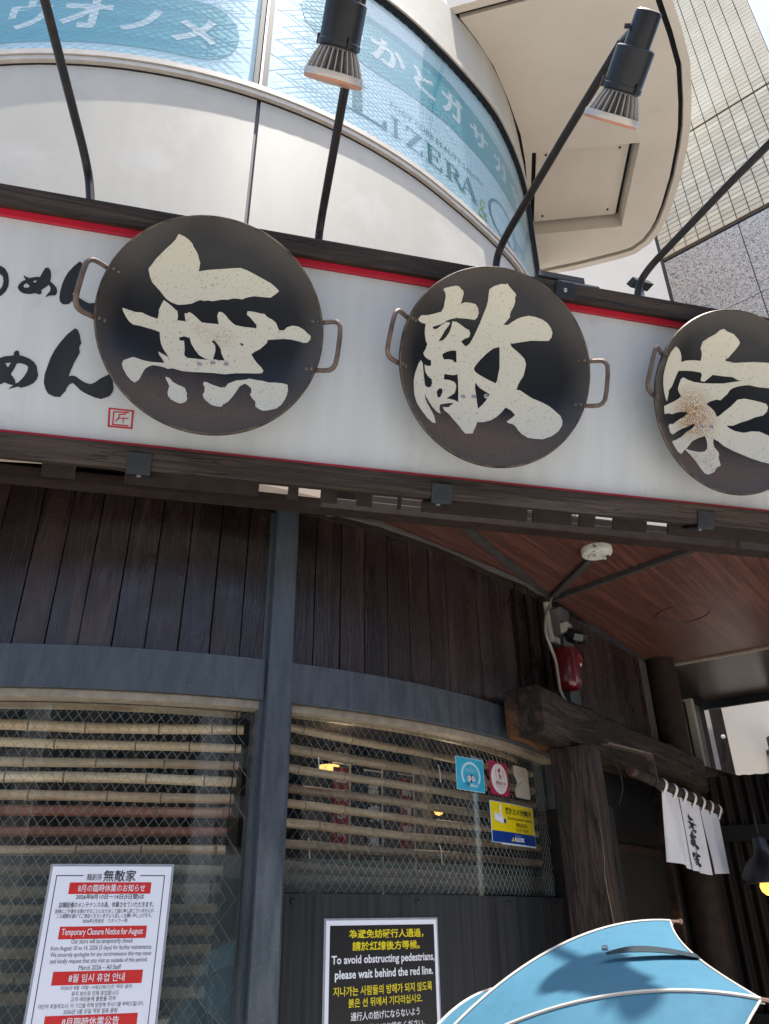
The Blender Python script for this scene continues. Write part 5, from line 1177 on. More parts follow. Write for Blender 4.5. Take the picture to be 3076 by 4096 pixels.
# ------------------------------------------------------------------ timber post and beam
def timber(name, origin, ex, ey, ez, sx, sy, sz, parent, seg=14, wob=.006, seed=1, cham=.028):
    """hand-hewn balk: chamfered section, uneven along its length; local x is the grain"""
    rnd_ = random.Random(seed)
    sec = [(-sy / 2 + cham, -sz / 2), (sy / 2 - cham, -sz / 2), (sy / 2, -sz / 2 + cham), (sy / 2, sz / 2 - cham), (sy / 2 - cham, sz / 2), (-sy / 2 + cham, sz / 2), (-sy / 2, sz / 2 - cham), (-sy / 2, -sz / 2 + cham)]
    vs, fs = [], []
    n = len(sec)
    for i in range(seg + 1):
        x = sx * i / seg
        e = .0 if 0 < i < seg else -.004
        ox, oz = rnd_.uniform(-wob, wob), rnd_.uniform(-wob, wob)
        for (y, z) in sec:
            vs.append(Vector((x, y * (1 + e * 3) + ox + rnd_.uniform(-.002, .002), z * (1 + e * 3) + oz + rnd_.uniform(-.002, .002))))
    for i in range(seg):
        for k in range(n): fs.append((i * n + k, i * n + (k + 1) % n, (i + 1) * n + (k + 1) % n, (i + 1) * n + k))
    fs += [tuple(range(n - 1, -1, -1)), tuple(seg * n + k for k in range(n))]
    inv = root_matrix(parent).inverted()
    loc = inv @ basis(Vector(origin), ex, ey, ez)
    return MB().add(vs, fs).build(name, M['timber'], parent, world=False, bevel=.006, local=loc, smooth=True, ang=30)
gate = thing('timber_gate', 'charred old timber post carrying a heavy hewn beam beside the entrance', 'timber frame', P3(.73, 3.0, -1.6))
bc = P3(.560, 2.775, .676) - SN * .078
timber('beam', bc, SD, Vector((-SD.y, SD.x, 0)), Vector((0, 0, 1)), 1.96, .160, .182, gate, 16, .006, 3, .016)
pa = Vector((-.88, .475, 0)); pb = Vector((.475, .88, 0))
pc = P3(.755, 2.929, -1.6) + pa * .08 + pb * .08
timber('post', pc, Vector((0, 0, 1)), pa, -pb, 2.178, .16, .16, gate, 16, .003, 5, .010)
scar = [P3(.7510 + .004 * sin(i * 1.3), 2.9325 + .002 * cos(i * 1.7), .31 - .055 * i) for i in range(14)]
MB().tube(scar, [.0006 + .0018 * min(1, i / 6) * (1 if i % 3 else .5) for i in range(14)], 6).build('pale_scar', M['scar'], gate, smooth=True)
# split in the end grain
MB().pbox(bc - SD * .0025 + Vector((0, 0, .015)) - Vector((-SD.y, SD.x, 0)) * -.012, SD * .004, Vector((-SD.y, SD.x, 0)) * .006, (0, 0, .073)).build('end_split', M['backing'], gate)

# ------------------------------------------------------------------ entrance curtain on its rod
rodt = thing('curtain_rod', 'wooden curtain rod on a rusty angle bracket beside the timber post', 'curtain rod', P3(.965, 3.154, .51))
rd = (Vector((1.640, 4.052, .470)) - Vector((.965, 3.154, .517))).normalized()
r0 = P3(.955, 3.142, .517); r1_ = r0 + rd * 1.16
MB().tube([r0, r0 + rd * .012, r1_], [.019, .0215, .0215], 14).build('rod', M['timber'], rodt, smooth=True)
br = [P3(.845, 3.05, .600), P3(1.085, 3.285, .600), P3(1.105, 3.330, .585), P3(1.110, 3.338, .50), P3(1.100, 3.325, .485)]
for a, b in zip(br[:-1], br[1:]):
    d = (b - a); s = Vector((.7, -.7, 0)) * .016
    MB().pbox(a - s, d, s * 2, (0, 0, .006) if abs(d.z) < .02 else SD * .005).build('bracket', M['handle'], rodt)
cd_ = [P3(.875, 3.075, .60), P3(.882, 3.08, .54), P3(.90, 3.09, .50), P3(.905, 3.10, .45), P3(.885, 3.09, .40), P3(.872, 3.08, .38)]
MB().tube(cd_, .003, 6).build('tie_cord', M['gasket'], rodt, smooth=True)

cur = thing('noren_curtain', 'short white shop curtain with black brush characters hanging at the entrance', 'curtain', P3(1.38, 3.70, .47))
cs = Vector((1.158, 3.412, 0)); CL = .775
crn = random.Random(11)
def cpt(s, z, k, fold=0.0):
    base = cs + SD * (s * CL)
    ztop = .487 - .042 * s
    drop = ztop - z
    w_ = (.007 * sin(s * 19 + k) + .003 * sin(s * 47 + 2 * k)) * (.25 + drop * 3.0) + fold
    return P3(base.x, base.y, z) + SN * w_
panels = [(.00, .262, .205, .180), (.275, .615, .178, .168), (.640, 1.0, .176, .186)]
def cloth_pt(k, s, q, i=9):
    s0, s1, zb0, zb1 = panels[k]
    f = (s - s0) / (s1 - s0)
    zt = .487 - .042 * s; zb = zb0 + (zb1 - zb0) * f
    ss = s
    if k == 1: ss = s0 + (s - s0) * (1 - .03 * q)
    if k == 2: ss = s + (.055 * q * q) * (1 - f) + .03 * q
    if k == 0: ss = s + .04 * q
    fold = (-.05 * (1 - i / 5) * (1 if i < 5 else 0) * q) if k == 0 else 0
    return cpt(ss, zt + (zb - zt) * q, k * 1.7, fold)
for k, (s0, s1, zb0, zb1) in enumerate(panels):
    vs, fs = [], []
    nu, nv = 18, 12
    for th in (0, .0016):
        for i in range(nu + 1):
            s = s0 + (s1 - s0) * i / nu
            zt = .487 - .042 * s
            zb = zb0 + (zb1 - zb0) * i / nu
            for j in range(nv + 1):
                q = j / nv
                vs.append(cloth_pt(k, s, q, i) + SN * th)
    N = (nu + 1) * (nv + 1)
    for i in range(nu):
        for j in range(nv):
            a = i * (nv + 1) + j
            fs.append((a, a + 1, a + nv + 2, a + nv + 1)); fs.append((a + N, a + nv + 1 + N, a + nv + 2 + N, a + 1 + N))
    for i in range(nu):
        for j in (0, nv):
            a = i * (nv + 1) + j; fs.append((a, a + nv + 1, a + nv + 1 + N, a + N))
    for i in (0, nu):
        for j in range(nv):
            a = i * (nv + 1) + j; fs.append((a, a + 1, a + 1 + N, a + N))
    MB().add(vs, fs).build('cloth_panel', M['cloth'], cur, smooth=True, ang=60)
for i in range(7):
    s = .01 + .163 * i
    zt = .487 - .042 * s
    rc = r0 + rd * (((cs + SD * (s * CL)) - Vector((r0.x, r0.y, 0))).dot(SD) / rd.dot(SD))
    side_ = SD * .030
    lp = []
    pr = [(.010, -.030), (.020, -.012), (.0235, .0), (.021, .012), (.013, .021), (.0, .0245), (-.013, .021), (-.0235, .004), (-.021, -.010), (-.006, -.028)]
    vs, fs = [], []
    for d, z in pr:
        c = rc + SN * d + Vector((0, 0, z)); vs += [c - side_ * .5, c + side_ * .5]
    for q in range(len(pr) - 1): fs.append((2 * q, 2 * q + 1, 2 * q + 3, 2 * q + 2))
    low = P3(*(cs + SD * (s * CL)).xy, zt - .02) + SN * .004
    vs += [low - side_ * .5, low + side_ * .5]; fs.append((0, 1, len(vs) - 1, len(vs) - 2))
    vs2 = [v + SN * .0012 + Vector((0, 0, .001)) for v in vs]; nb = len(vs)
    MB().add(vs + vs2, fs + [tuple(x + nb for x in f) for f in fs]).build('hanging_loop', M['cloth'], cur, recalc=False)
ink = MB()
for gi, G in enumerate((MU, TEKI, KE)):
    pts, tris = fill(G, None)
    zc_ = .372 - gi * .073
    vs = []
    for x, y in pts:
        s = .405 + x * .34 - .006 * gi
        z_ = zc_ + y * .15
        qq = (.475 - z_) / .30
        vs.append(cloth_pt(1, s, qq) + SN * .0045)
    ink.add(vs, tris)
ink.build('brush_lettering', M['ink'], cur, recalc=False)
# ------------------------------------------------------------------ paper notices and stickers on the panes
def sheet(mb, p0, p1, z0, z1, r, th=.0008, n=10):
    mb.arc(A1, r - th, r, p0, p1, z0, z1, n); return mb
RN = G1 + .0042
nt_ = thing('closure_notice', 'laminated white notice with red strips taped inside frame of left shop window', 'notice', P3(*pol(A1, RN, 15.05), -.285))
nt_['label'] = 'laminated white notice with red heading strips on the left shop window'
sheet(MB(), 11.02, 19.08, -.292, .1455, RN - .0012, .0006).build('laminate', M['laminate'], nt_)
sheet(MB(), 11.18, 18.92, -.286, .1395, RN, .0010).build('paper', M['paper'], nt_)
for z0, z1, a, b in ((.0745, .1015, 12.42, 17.68), (-.0275, .0005, 12.25, 17.72), (-.1265, -.0975, 12.3, 17.8), (-.2165, -.1895, 12.25, 17.8)):
    sheet(MB(), a, b, z0, z1, RN + .0004, .0003).build('red_strip', M['print_red'], nt_)
bd = MB()
for a, b, z0, z1 in ((11.48, 11.535, -.27, .118), (18.465, 18.52, -.27, .118), (11.48, 13.22, .1165, .1186), (16.88, 18.52, .1165, .1186)):
    sheet(bd, a, b, z0, z1, RN + .0004, .0003, 4)
bd.build('border_line', M['print_navy'], nt_)
for mk in ('print_black', 'print_grey', 'print_white'):
    for k in NOTICE:
        if k[2] == mk:
            mb = MB(); arc_text(mb, k[0], A1, RN + .0009, k[3], k[4], k[5], k[6])
            mb.build('lettering_line', M[mk], nt_, recalc=False)
RB = 2.2385
bk = thing('queue_notice', 'black laminated notice with yellow and white lines on the charcoal panel', 'notice', P3(*pol(A1, RB, 35.2), -.28))
sheet(MB(), 30.1, 40.48, -.345, .0115, RB + .0008, .0006, 14).build('laminate', M['laminate'], bk)
sheet(MB(), 30.26, 40.32, -.34, .0062, RB + .0018, .0008, 14).build('paper', M['paper'], bk)
sheet(MB(), 30.56, 40.02, -.33, -.0065, RB + .0023, .0004, 14).build('black_ground', M['print_black'], bk)
for mk in ('print_yellow', 'print_white'):
    for k in BLACK:
        if k[2] == mk:
            mb = MB(); arc_text(mb, k[0], A1, RB + .0028, k[3], k[4], k[5], k[6])
            mb.build('lettering_line', M[mk], bk, recalc=False)

RS = G1 + .0022
def words(job, parent, r):
    for k in job:
        mb = MB(); arc_text(mb, k[0], A1, r, k[3], k[4], k[5], k[6])
        mb.build('lettering_line', M[k[2]], parent, recalc=False)
s = thing('award_sticker', 'square turquoise award sticker with an owl face on the right shop window', 'sticker', P3(*pol(A1, RS, 46.1), .403))
sheet(MB(), 44.05, 48.12, .402, .5135, RS, .0008).build('sheet', M['st_pale'], s)
sheet(MB(), 44.12, 48.05, .404, .5115, RS + .0004, .0004).build('ground', M['st_teal'], s)
mb = MB(); arch_o = [(46.12 + 1.42 * cos(a), .455 + .046 * sin(a)) for a in [radians(-38 + 256 * i / 30) for i in range(31)]]
arch_i = [(46.12 + 1.16 * cos(a), .455 + .0375 * sin(a)) for a in [radians(218 - 256 * i / 30) for i in range(31)]]
arc_sheet(mb, [arch_o + arch_i], A1, RS + .0008); mb.build('wreath_arch', M['st_pale'], s, recalc=False)
mb = MB(); arc_sheet(mb, [oval(46.12, .444, .60, .0125)], A1, RS + .0008)
arc_sheet(mb, [[(45.52, .4545), (45.55, .4475), (46.12, .452), (46.69, .4475), (46.72, .4545), (46.12, .4575)]], A1, RS + .0008)
mb.build('owl_mask', M['st_text'], s, recalc=False)
mb = MB()
for c in (45.82, 46.42):
    arc_sheet(mb, [oval(c, .444, .255, .0100), oval(c, .444, .150, .0062)], A1, RS + .0012)
    arc_sheet(mb, [oval(c, .444, .085, .0034, 14)], A1, RS + .0012)
mb.build('owl_eyes', M['print_white'], s, recalc=False)
words(TA, s, RS + .0010)
s = thing('gourmet_sticker', 'raspberry sticker with a cream oval beside the turquoise one', 'sticker', P3(*pol(A1, RS, 50.7), .405))
rr_ = [(50.7 + x, .464 + y) for x, y in [(a * 1.72, b * .0595) for a, b in rounded(1, 1, 5, .09)]]
mb = MB(); arc_sheet(mb, [rr_], A1, RS + .0004); mb.build('ground', M['st_pink'], s, recalc=False)
mb = MB(); arc_sheet(mb, [oval(50.72, .463, 1.45, .0535, 40)], A1, RS + .0008); mb.build('oval', M['st_white'], s, recalc=False)
mb = MB(); arc_sheet(mb, [[(50.55, .497), (50.80, .502), (51.0, .495), (50.9, .488), (50.78, .489), (50.74, .482), (50.86, .474), (50.98, .472), (50.98, .480), (51.06, .478), (51.04, .468), (50.88, .4635), (50.70, .467), (50.60, .475), (50.62, .484), (50.50, .486)]], A1, RS + .0012)
for sg in (-1, 1):
    arc_sheet(mb, [[(50.75 + sg * .62, .498), (50.75 + sg * .70, .490), (50.75 + sg * .72, .480), (50.75 + sg * .62, .468), (50.75 + sg * .45, .4625), (50.75 + sg * .58, .470), (50.75 + sg * .65, .480)]], A1, RS + .0012)
for c in (50.5, 50.75, 51.0): arc_sheet(mb, [oval(c, .4605, .06, .0022, 10)], A1, RS + .0012)
mb.build('fish_emblem', M['st_pink'], s, recalc=False)
words(CT, s, RS + .0012)
s = thing('peeled_sticker', 'torn blank off-white sticker curling away from the right shop window', 'sticker', P3(*pol(A1, RS, 55.2), .41))
mb = MB(); arc_sheet(mb, [[(53.5, .524), (53.9, .527), (56.4, .5285), (56.75, .522), (56.95, .42), (56.7, .412), (53.9, .4105), (53.65, .416), (53.6, .440), (53.95, .447), (54.05, .463), (53.9, .480), (53.55, .487)]], A1, RS + .0006)
mb.build('backing', M['st_back'], s, recalc=False)
q0, q1, q2, q3 = [P3(*pol(A1, r_, p), z) for r_, p, z in ((RS + .001, 53.65, .438), (RS + .012, 54.1, .455), (RS + .016, 55.0, .482), (RS + .002, 54.55, .486))]
MB().add([q0, q1, q2, q3], [(0, 1, 2, 3)]).build('curled_flap', M['st_back'], s, recalc=False)
s = thing('camera_sticker', 'yellow and blue security camera sticker low on the right shop window', 'sticker', P3(*pol(A1, RS, 53), .245))
sheet(MB(), 48.72, 57.2, .2435, .3825, RS, .0008).build('sheet', M['st_pale'], s)
sheet(MB(), 48.82, 57.1, .283, .3805, RS + .0005, .0005).build('yellow_ground', M['st_yellow'], s)
sheet(MB(), 48.82, 57.1, .2455, .2828, RS + .0005, .0005).build('blue_ground', M['st_blue'], s)
mb = MB()
for lp in ([(49.35, .318), (50.85, .309), (50.85, .337), (49.35, .345)], [(50.20, .337), (50.62, .336), (50.55, .349), (50.28, .349)], [(50.25, .35), (50.55, .35), (50.62, .374), (50.35, .374)]): arc_sheet(mb, [lp], A1, RS + .0009)
mb.build('camera_drawing', M['print_white'], s, recalc=False)
mb = MB(); arc_sheet(mb, [[(50.88, .3125), (51.3, .311), (51.3, .325), (50.88, .327)]], A1, RS + .0009)
for z in (.316, .339): arc_sheet(mb, [[(49.4, z), (50.8, z - .0075), (50.8, z - .0065), (49.4, z + .001)]], A1, RS + .0011)
mb.build('camera_lines', M['st_blue'], s, recalc=False)
mb = MB(); arc_sheet(mb, [[(51.95, .253), (52.45, .253), (52.45, .269)]], A1, RS + .0010); mb.build('triangle_mark', M['st_yellow'], s, recalc=False)
words(STICK, s, RS + .0012)
sheet(MB(), 50.2, 57.2, .240, .2431, RS + .0003, .0004).build('edge_strip', M['print_white'], s)

# ------------------------------------------------------------------ bamboo blinds behind the glass
_nm = MB().tube([(-.0022, 0, 0), (0, 0, 0), (.0022, 0, 0)], [1.0, 1.05, 1.0], 12)
NODE = bpy.data.meshes.new('node_ring'); NODE.from_pydata([tuple(v) for v in _nm.v], [], [tuple(f) for f in _nm.f]); NODE.materials.append(M['node'])
def pole(screen, p0, p1, r, z, rad, mat, k, z1=None):
    a = P3(*pol(A1, r, p0), z); b = P3(*pol(A1, r, p1), z if z1 is None else z1)
    L = (b - a).length
    rn = random.Random(k * 31 + int(p0 * 7))
    nodes = []
    x = rn.uniform(.03, .15)
    while x < L:
        nodes.append(x); x += rn.uniform(.15, .24)
    xs = sorted(set([0.0, L] + [max(0, min(L, n + d)) for n in nodes for d in (-.010, -.004, -.0012, .0012, .004, .010)]))
    rs = []
    for x in xs:
        dn = min([abs(x - n) for n in nodes] + [1])
        rs.append(rad * (1 + (.13 if .002 < dn < .006 else (.03 if dn < .002 else 0))) * (1 - .06 * x / L))
    rad_k = rn.uniform(.86, 1.12)
    bow = rn.uniform(-.006, .006); tip_ = rn.uniform(-.006, .006)
    ax_ = lambda x: Vector((x, 0, bow * sin(pi * x / L) + tip_ * (x / L - .5) + .0015 * sin(x * 9 + k)))
    mb = MB().tube([ax_(x) for x in xs], [q * rad_k for q in rs], 12)
    d = (b - a).normalized()
    loc = root_matrix(screen).inverted() @ basis(a, d, Vector((-d.y, d.x, 0)), Vector((0, 0, 1)))
    po = mb.build('bamboo_pole', mat, screen, world=False, local=loc, smooth=True)
    for x in nodes:
        if .004 < x < L - .004:
            o = bpy.data.objects.new('node_ring', NODE); COL.objects.link(o); o.parent = po
            o.matrix_basis = Matrix.Translation(ax_(x)) @ Matrix.Diagonal((1, rad * rad_k * 1.06, rad * rad_k * 1.06, 1))
    return po
bl = thing('bamboo_blind', 'blind of horizontal bamboo poles behind the left shop window', 'bamboo blind', P3(*pol(A1, 2.1, 12), -.2))
for k, z in enumerate((.532, .478, .426, .379, .332, .288, .235, .186, .137, .089, .042, -.012, -.06, -.11, -.16)):
    for a, b in ((-1.2, 23.75 - .1 * k), (-26, -1.5)):
        pole(bl, a, b, 2.135, z, .0145, M['bamboo'] if k in (4, 5, 6, 7, 11) else M['bamboo_pale'], k)
MB().arc(A1, 2.10, 2.115, -26, 23.5, .575, .592, 24).build('head_slat', M['bamboo_pale'], bl)
for p in (23.0, 1.0):
    q = pol(A1, 2.15, p)
    MB().tube([P3(q[0], q[1], .59), P3(q[0] + .004, q[1], .5), P3(q[0], q[1], .3), P3(q[0], q[1], -.1)], .0018, 5).build('hanging_cord', M['gasket'], bl)
bl2 = thing('bamboo_blind', 'blind of horizontal bamboo poles behind the right shop window', 'bamboo blind', P3(*pol(A1, 2.1, 44), .1))
for k, z in enumerate((.543, .476, .420, .361, .316, .262, .204, .148, .118)):
    pole(bl2, 26.9, 61.8, 2.165, z + (.006 if k < 7 else 0), .0148, M['bamboo_dim'], k + 20, z - .018)
MB().arc(A1, 2.10, 2.112, 26.8, 61.8, .592, .606, 24).build('head_slat', M['bamboo_pale'], bl2)
for p, z in ((30.6, .475), (30.0, .205), (44.5, .472), (44.2, .205), (52, .47)):
    q = pol(A1, 2.125, p)
    pts = [P3(q[0], q[1], z + .025), P3(q[0] + .003, q[1] - .012, z + .008), P3(q[0] + .004, q[1] - .01, z - .012), P3(q[0] + .006, q[1] - .002, z - .035)]
    MB().tube(pts, .0022, 6).build('cable_tie', M['tie'], bl2, smooth=True)

# ------------------------------------------------------------------ things glimpsed inside the shop
def banner(label, p0, p1, z0, z1, mat, keys, txt):
    t = thing('banner', label, 'banner', P3(*pol(A1, 1.9, (p0 + p1) / 2), z0), group='banners inside the shop window')
    MB().arc(A1, 1.897, 1.9, p0, p1, z0, z1, 3).build('cloth', mat, t)
    mb = MB(); n = len(keys); h = (z1 - z0) / (n + .3)
    for i, k in enumerate(keys):
        arc_text(mb, k, A1, 1.9015, p0 + .25, p1 - .25, z1 - h * (i + 1) + .008, z1 - h * i - .018, mirror=True)
    mb.build('lettering', txt, t, recalc=False)
    q0, q1 = pol(A1, 1.905, p0 - .3), pol(A1, 1.905, p1 + .3)
    MB().tube([P3(*q0, z1 + .012), P3(*q1, z1 + .012)], .003, 6).build('cross_rod', M['tie'], t)
    q = pol(A1, 1.905, p1 + .15); MB().tube([P3(*q, z1 + .03), P3(*q, z0 - .12)], .0032, 6).build('pole', M['tie'], t)
banner('red banner nearest the mullion behind the right shop window', 35.9, 37.8, .235, .492, M['banner'], ['r0', 'r1', 'r2', 'r3'], M['print_white'])
banner('dark banner between the two red banners inside the shop', 40.2, 42.3, .20, .48, M['banner_dark'], ['m0', 'm1', 'm2'], M['print_white'])
banner('red banner nearest the turquoise sticker behind the right shop window', 45.3, 47.4, .24, .485, M['banner'], ['m0', 'm1', 'm2'], M['print_white'])
for i, (q, z) in enumerate((((-.225, 3.01), .523), ((.21, 3.42), .403))):
    t = thing('shop_lamp', ('warm lit bowl lamp seen through the right shop window near the mullion', 'warm wall lamp glowing behind the bamboo under the stickers')[i], 'lamp', P3(*q, z))
    if i == 0:
        MB().lathe([(.001, -.022), (.02, -.018), (.036, -.006), (.040, .004), (.001, .004)], 18).build('shade', M['warmlamp'], t, world=False, smooth=True)
        MB().tube([(0, 0, .004), (0, 0, .19)], .003, 6).build('stem', M['gasket'], t, world=False)
    ld = bpy.data.lights.new('shop_bulb_light', 'POINT'); ld.energy = .35; ld.color = (1, .72, .45); ld.shadow_soft_size = .05
    lo2 = bpy.data.objects.new('bulb_light', ld); COL.objects.link(lo2); lo2.parent = t; lo2.location = (.05, -.16, .06)
    if i == 1:
        MB().lathe([(.001, -.012), (.016, -.006), (.02, .004), (.012, .012), (.001, .014)], 12).build('bulb', M['warmlamp'], t, world=False, smooth=True)
        MB().lathe([(.012, .014), (.014, .06), (.001, .06)], 12).build('holder', M['gasket'], t, world=False)

# ------------------------------------------------------------------ umbrella
UA = P3(.00491, 1.37148, -.22087); Ua = Vector((.69602, .11511, -.70874)); Uu = Vector((.16317, -.98660, 0)); Uv = Vector((-.69924, -.11565, -.70547))
UR_, UH, UB, UZ = .50, .19057, 1.0403, 4.6394
def rib(k, t):
    az = UZ + k * pi / 4
    d = Uu * cos(az) + Uv * sin(az)
    return UA + d * (UR_ * sin(t * UB) / sin(UB)) + Ua * (UH * (1 - cos(t * UB)) / (1 - cos(UB)))
def upt(k, s, t):
    tt = t * (1 - .055 * 4 * s * (1 - s) * t * t)
    p = rib(k, tt).lerp(rib(k + 1, tt), s)
    return p
um = thing('umbrella', 'sky-blue umbrella with cream piping held in front of the shop', 'umbrella', UA + Ua * .8)
for k in range(8):
    vs, fs = [], []
    nu, nv = 10, 18
    for th in (0, .0012):
        for i in range(nu + 1):
            for j in range(nv + 1):
                s, t_ = i / nu, .015 + .985 * j / nv
                p = upt(k, s, t_)
                p = p + Ua * (.012 * sin(pi * s) * sin(pi * t_) ** 1.0 + .003 * sin(9 * t_ + k) * sin(pi * s)) + Ua * th
                vs.append(p)
    N = (nu + 1) * (nv + 1)
    for i in range(nu):
        for j in range(nv):
            a = i * (nv + 1) + j
            fs.append((a, a + 1, a + nv + 2, a + nv + 1)); fs.append((a + N, a + nv + 1 + N, a + nv + 2 + N, a + 1 + N))
    for i in range(nu):
        a = i * (nv + 1) + nv; fs.append((a, a + nv + 1, a + nv + 1 + N, a + N))
    pn = MB().add(vs, fs).build('canopy_panel', M['umb'], um, smooth=True, ang=70)
    MB().tube([rib(k, .02 + .98 * j / 28) - Ua * .001 for j in range(29)], .0024, 6).build('piping', M['piping'], um, smooth=True)
    MB().tube([upt(k, i / 14, 1.0) for i in range(15)], .0015, 6).build('hem', M['piping'], pn, smooth=True)
    e = rib(k, 1.0); d = (e - rib(k, .95)).normalized()
    MB().tube([e - d * .004, e + d * .010, e + d * .016, e + d * .017, e + d * .021], [.0022, .0022, .0024, .0042, .0038], 8).build('rib_tip', M['tip'], um, smooth=True)
    MB().tube([rib(k, .05 + .95 * j / 12) + Ua * .006 for j in range(13)], .0016, 5).build('rib', M['screw'], um)
MB().tube([UA - Ua * .045, UA + Ua * .72], .005, 8).build('shaft', M['screw'], um, smooth=True)
MB().tube([UA + Ua * .72, UA + Ua * .83], .012, 12).build('grip', M['timber'], um, smooth=True)
MB().lathe([(.001, .0), (.004, .002), (.006, .045), (.014, .05), (.016, .056)], 12, Matrix.Translation(UA - Ua * .05) @ Ua.to_track_quat('Z', 'Y').to_matrix().to_4x4()).build('ferrule', M['tip'], um, smooth=True)
vs, fs = [], []
for i in range(13):
    q = i / 12
    t_ = .715 + .295 * q
    w_ = .050 * (.45 + .55 * min(1, q * 3)) * (1 if q < .95 else .9)
    lift = .003 + .007 * sin(pi * min(1, q * 1.05)) * (1 - q * .6)
    s_ = .43 + .14 * q
    a = upt(0, s_ - w_ * .7, min(t_, 1.03)) - Ua * lift; b = upt(0, s_ + w_ * .7, min(t_, 1.03)) - Ua * (lift * .4 + .002)
    vs += [a, b, a + Ua * .0012, b + Ua * .0012]
for i in range(12):
    a = i * 4
    fs += [(a, a + 1, a + 5, a + 4), (a + 2, a + 6, a + 7, a + 3), (a, a + 4, a + 6, a + 2), (a + 1, a + 3, a + 7, a + 5)]
fs += [(0, 2, 3, 1), (48, 49, 51, 50)]
st_ = MB().add(vs, fs).build('tie_strap', M['strap'], um, smooth=True)
MB().tube([upt(0, .425, .718) - Ua * .012, upt(0, .44, .735) - Ua * .012], .0035, 8).build('snap_button', M['screw'], st_, smooth=True)

# ------------------------------------------------------------------ tiled neighbour
TD = Vector((-.75645, .65405, 0)); TN = Vector((-.65405, -.75645, 0))
TP = Vector((2.5, 5.0, 0)) - TD * (Vector((2.5, 5.0, 0)).dot(TD))      # s = 0
tb_ = thing('tiled_building', 'tall neighbour faced with small beige tiles over speckled granite', 'building', TP + TD * .7)
def tw(s, w, z): return TP + TD * s + TN * w + Vector((0, 0, z + EYE))
MB().pbox(tw(.022, -.6, -1.6), TD * 1.31, TN * .588, (0, 0, 14.0)).build('wall', M['grout'], tb_)
tm = MB().box(-.0512, .0512, -.010, 0, -.0242, .0242)
bm = bmesh.new(); tme = bpy.data.meshes.new('tile'); tme.from_pydata([tuple(v) for v in tm.v], [], tm.f); bm.from_mesh(tme)
bmesh.ops.recalc_face_normals(bm, faces=bm.faces)
bmesh.ops.bevel(bm, geom=[e for e in bm.edges if all(v.co.y < -.009 for v in e.verts)], offset=.003, segments=1, affect='EDGES')
bm.to_mesh(tme); bm.free(); tme.materials.append(M['tile'])
rest = MB()
rt = Matrix.Rotation(math.atan2(-TD.y, -TD.x), 4, 'Z')
z = 5.215; cnt = 0; rows = 0
tr_ = random.Random(3)
while z < 12.2:
    if rows == 0 and z + .0555 > 6.50:
        rows = 1; zj = z; z += .020
    for c in range(12):
        s = .022 + .0555 + .1095 * c
        if s > 1.30: continue
        pos = tw(s, .0, z + .0275) + TN * tr_.uniform(-.0006, .0006)
        if cnt < 300:
            o = bpy.data.objects.new('tile', tme); COL.objects.link(o); o.parent = tb_
            o.matrix_basis = Matrix.Translation(pos - (TP + TD * .7)) @ rt
            cnt += 1
        else:
            m4 = Matrix.Translation(pos) @ rt
            b = len(rest.v)
            rest.v += [m4 @ v for v in tm.v]; rest.f += [[i + b for i in f] for f in tm.f]
    z += .0555
rest.build('far_tiles', M['tile'], tb_, kind='stuff')
MB().pbox(tw(.02, -.012, zj + .001), TD * 1.312, TN * .006, (0, 0, .018)).build('movement_joint', M['gasket'], tb_)
MB().pbox(tw(.02, -.012, 5.172), TD * 1.312, TN * .006, (0, 0, .022)).build('movement_joint', M['gasket'], tb_)
zr = [-1.6, .0, 1.45, 2.92, 4.382, 5.166]
for a, b in zip(zr[:-1], zr[1:]):
    for s0, s1 in ((.022, .680), (.688, 1.332)):
        MB().pbox(tw(s0, -.012, a + .004), TD * (s1 - s0), TN * .016, (0, 0, b - a - .008)).build('granite_slab', M['granite'], tb_, bevel=.002)
MB().pbox(tw(1.336, -.55, -1.6), TD * .03, TN * .54, (0, 0, 14.0)).build('corner_flashing', M['joint'], tb_)

# plain plastered house at the back of the alley
wb = thing('plastered_house', 'plain white plastered house wall at the back of the alley', 'building', (3.4, 6.6, 0))
MB().box(1.2, 7.0, 6.6, 9.0, 0, 9.6).build('wall', M['plaster'], wb)
o = MB().box(2.745, 2.84, 6.52, 6.56, 0, 3.5).build('flat_bar', M['frame'], wb, bevel=.004)
MB().lathe([(.018, 0), (.018, .01), (.001, .012)], 10, Matrix.Translation((2.80, 6.515, 2.93)) @ Matrix.Rotation(radians(90), 4, 'X')).build('bolt', M['print_white'], o)
fx = thing('transom_frame', 'dark framed glass transom box wedged behind the signboard under the canopy', 'window', P3(1.06, 3.15, 3.05))
ca = P3(.86, 2.74, 2.60); ce = Vector((.22, .07, .015)); cu_ = Vector((.01, .02, .17)); cdp = Vector((-.06, .24, .0))
for o_, a_, b_ in ((ca, ce, cu_ * .12), (ca + cu_ * .88, ce, cu_ * .12), (ca, ce * .07, cu_), (ca + ce * .93, ce * .07, cu_)):
    MB().pbox(o_, a_, b_, cdp * .25).build('frame', M['bracket'], fx, bevel=.003)
MB().pbox(ca + ce * .06 + cu_ * .1 + cdp * .1, ce * .88, cu_ * .8, cdp * .02).build('pane', M['winglass'], fx)
MB().pbox(ca + cu_ * 1.02 - ce * .45, ce * 1.1, cu_ * .25, cdp).build('hood', M['gasket'], fx, bevel=.005)
vf = thing('vent_flap', 'small dark vent hood with bent bracket on the white wall above the signboard', 'vent', P3(1.35, 3.05, 2.95))
va = P3(1.268, 2.885, 2.83)
MB().pbox(va, Vector((.095, .03, .0)), Vector((-.01, .02, .045)), Vector((.02, -.05, .0))).build('flap', M['bracket'], vf, bevel=.003)
MB().tube([va + Vector((.06, .01, .02)), va + Vector((.062, .012, -.06)), va + Vector((.075, .01, -.11))], .008, 8).build('stem', M['screw'], vf, smooth=True)
